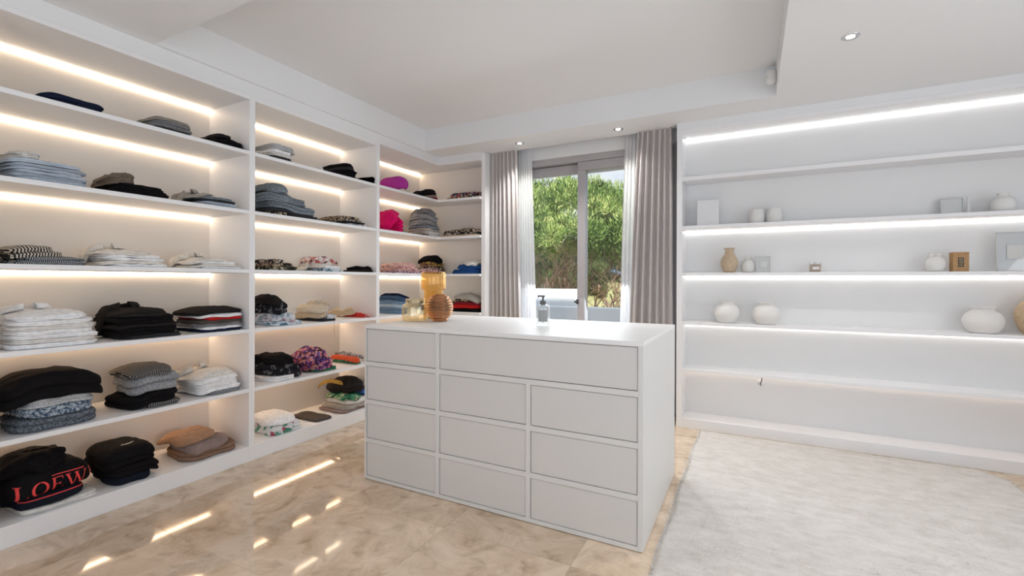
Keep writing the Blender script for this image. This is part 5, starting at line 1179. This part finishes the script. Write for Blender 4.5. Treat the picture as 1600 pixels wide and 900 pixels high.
# lettering on the black sweater at the foot of the near bay, laid over its front
def stroke_letters():
    L_ = []; out_ = [('L', L_)]
    def seg(p, q, w0, w1=None): out_[-1][1].append((p, q, w0, w0 if w1 is None else w1))
    x = 0.0
    seg((x + .12, 0), (x + .12, 1), .15); seg((x, .98), (x + .26, .98), .04); seg((x, .02), (x + .52, .02), .05); seg((x + .50, .02), (x + .53, .26), .05, .02)
    L_ = []; out_.append(('O', L_))
    x = 0.72
    n_ = 22
    for k in range(n_):
        a0, a1 = 2 * PI * k / n_, 2 * PI * (k + 1) / n_
        w = .05 + .11 * abs(math.cos((a0 + a1) / 2))
        seg((x + .36 + .34 * math.cos(a0), .5 + .47 * math.sin(a0)), (x + .36 + .34 * math.cos(a1), .5 + .47 * math.sin(a1)), w)
    L_ = []; out_.append(('E', L_))
    x = 1.62
    seg((x + .12, 0), (x + .12, 1), .15); seg((x, .98), (x + .54, .98), .05); seg((x, .02), (x + .56, .02), .05); seg((x + .12, .51), (x + .42, .51), .05); seg((x + .52, .98), (x + .54, .78), .05, .02); seg((x + .55, .02), (x + .57, .24), .05, .02); seg((x + .42, .60), (x + .42, .42), .04)
    L_ = []; out_.append(('W', L_))
    x = 2.34
    seg((x + .05, .98), (x + .32, .02), .15, .10); seg((x + .32, .02), (x + .54, .98), .05); seg((x + .50, .98), (x + .76, .02), .15, .10); seg((x + .76, .02), (x + 1.0, .98), .05); seg((x - .05, .98), (x + .20, .98), .04); seg((x + .40, .98), (x + .64, .98), .04); seg((x + .90, .98), (x + 1.1, .98), .04)
    L_ = []; out_.append(('E', L_))
    x = 3.58
    seg((x + .12, 0), (x + .12, 1), .15); seg((x, .98), (x + .50, .98), .05); seg((x, .02), (x + .52, .02), .05); seg((x + .12, .51), (x + .38, .51), .05)
    return [s_[1] for s_ in out_]
def project_strokes(strokes, org_y, org_z, sc_y, sc_z, curve, targets, name, material, parent, push=0.0022):
    bv, bf = [], []
    for t_ in targets:
        mw = t_.location; n0 = len(bv)
        bv += [v.co + mw for v in t_.data.vertices]; bf += [tuple(n0 + i for i in p.vertices) for p in t_.data.polygons]
    tree_ = BVHTree.FromPolygons(bv, bf)
    V, Fc = [], []
    pl_ = Vector(parent.location)
    for p, q, w0, w1 in strokes:
        p = Vector((p[0] * sc_y, p[1] * sc_z)); q = Vector((q[0] * sc_y, q[1] * sc_z)); w0 *= sc_z; w1 *= sc_z
        d = q - p; n_ = Vector((-d.y, d.x)).normalized(); N = max(2, int(d.length / 0.004)); W = 3
        grid = []
        for i in range(N + 1):
            f = i / N; w = w0 + (w1 - w0) * f; rowp = []
            for k in range(W + 1):
                c = p + d * f + n_ * w * (k / W - 0.5)
                y = org_y + c.x; z = org_z + c.y + curve(c.x)
                hit = tree_.ray_cast(Vector((XF + 0.3, y, z)), Vector((-1, 0, 0)))
                rowp.append(None if hit[0] is None else hit[0] + Vector((push, 0, 0.0008)))
            grid.append(rowp)
        for i in range(N):
            for k in range(W):
                qd = (grid[i][k], grid[i + 1][k], grid[i + 1][k + 1], grid[i][k + 1])
                if None in qd or max(a.x for a in qd) - min(a.x for a in qd) > 0.06: continue
                n0 = len(V); V += [a - pl_ for a in qd]; Fc.append((n0, n0 + 1, n0 + 2, n0 + 3))
    return link(name, poly_me(name, V, Fc, True), material, parent)
lp = GARMENTS['lettered sweater pile, bottom shelf, left bay']
lo = lp[2]
cv_ = lambda c: 0.006 * math.sin(c * 9)
for ls_ in stroke_letters():
    project_strokes(ls_, 0.855, 0.103 + 0.080, 0.079, 0.068, cv_, lp, 'letter', 'red_print', lo)
project_strokes([((0.0, 0), (0.30, 0), .004 / 0.01, .004 / 0.01)], 0.855, 0.103 + 0.080 - 0.014, 1.0, 0.01, cv_, lp, 'red_band', 'red_print', lo)
project_strokes([((0.13, 0), (0.26, 0), .004 / 0.01, .004 / 0.01)], 0.855, 0.103 + 0.080 + 0.068 + 0.012, 1.0, 0.01, cv_, lp, 'red_band', 'red_print', lo)
# hanging thread tag under the beige pile of the middle bay
tubes_o = tubes('hanging_cord', [([(0, 0, 0), (0.003, 0.002, -0.04), (-0.002, 0, -0.075), (0.001, 0.001, -0.11)], [0.0025, 0.003, 0.0025, 0.003], 6)], 'cloth_sand')
tubes_o.location = (XF + 0.006, 2.70, 0.915); tag(tubes_o, 'thin beige cord hanging over the shelf edge below the beige clothes', 'cord')
# small pale mark lying across the black pile beside the lettered sweater
bs = GARMENTS['black sweater pile, bottom shelf, left bay'][-1]
wv = [((0.0, 0.0), (0.05, 0.012), 0.008, 0.012), ((0.05, 0.012), (0.075, 0.030), 0.012, 0.006)]
bvv = [v.co + bs.location for v in bs.data.vertices]; tr_ = BVHTree.FromPolygons(bvv, [tuple(p.vertices) for p in bs.data.polygons])
V_, F_ = [], []
for p, q, w0, w1 in wv:
    for i in range(8):
        for f in (i / 8, (i + 1) / 8):
            c = Vector((p[0] + (q[0] - p[0]) * f, p[1] + (q[1] - p[1]) * f)); w = w0 + (w1 - w0) * f
            for sgn in (-1, 1):
                x, y = bs.location.x + 0.07 + sgn * w / 2 - c.y, bs.location.y - 0.02 + c.x
                hit = tr_.ray_cast(Vector((x, y, 1.0)), Vector((0, 0, -1)))[0]
                V_.append((hit if hit else Vector((x, y, 0.3))) + Vector((0, 0, 0.002)) - bs.location)
        n0 = len(V_) - 4; F_.append((n0, n0 + 1, n0 + 3, n0 + 2))
me = poly_me('white_mark', V_, F_, True); bm = bmesh.new(); bm.from_mesh(me); bmesh.ops.remove_doubles(bm, verts=bm.verts, dist=0.003); bm.to_mesh(me); bm.free()
link('white_mark', me, 'white_print', bs)
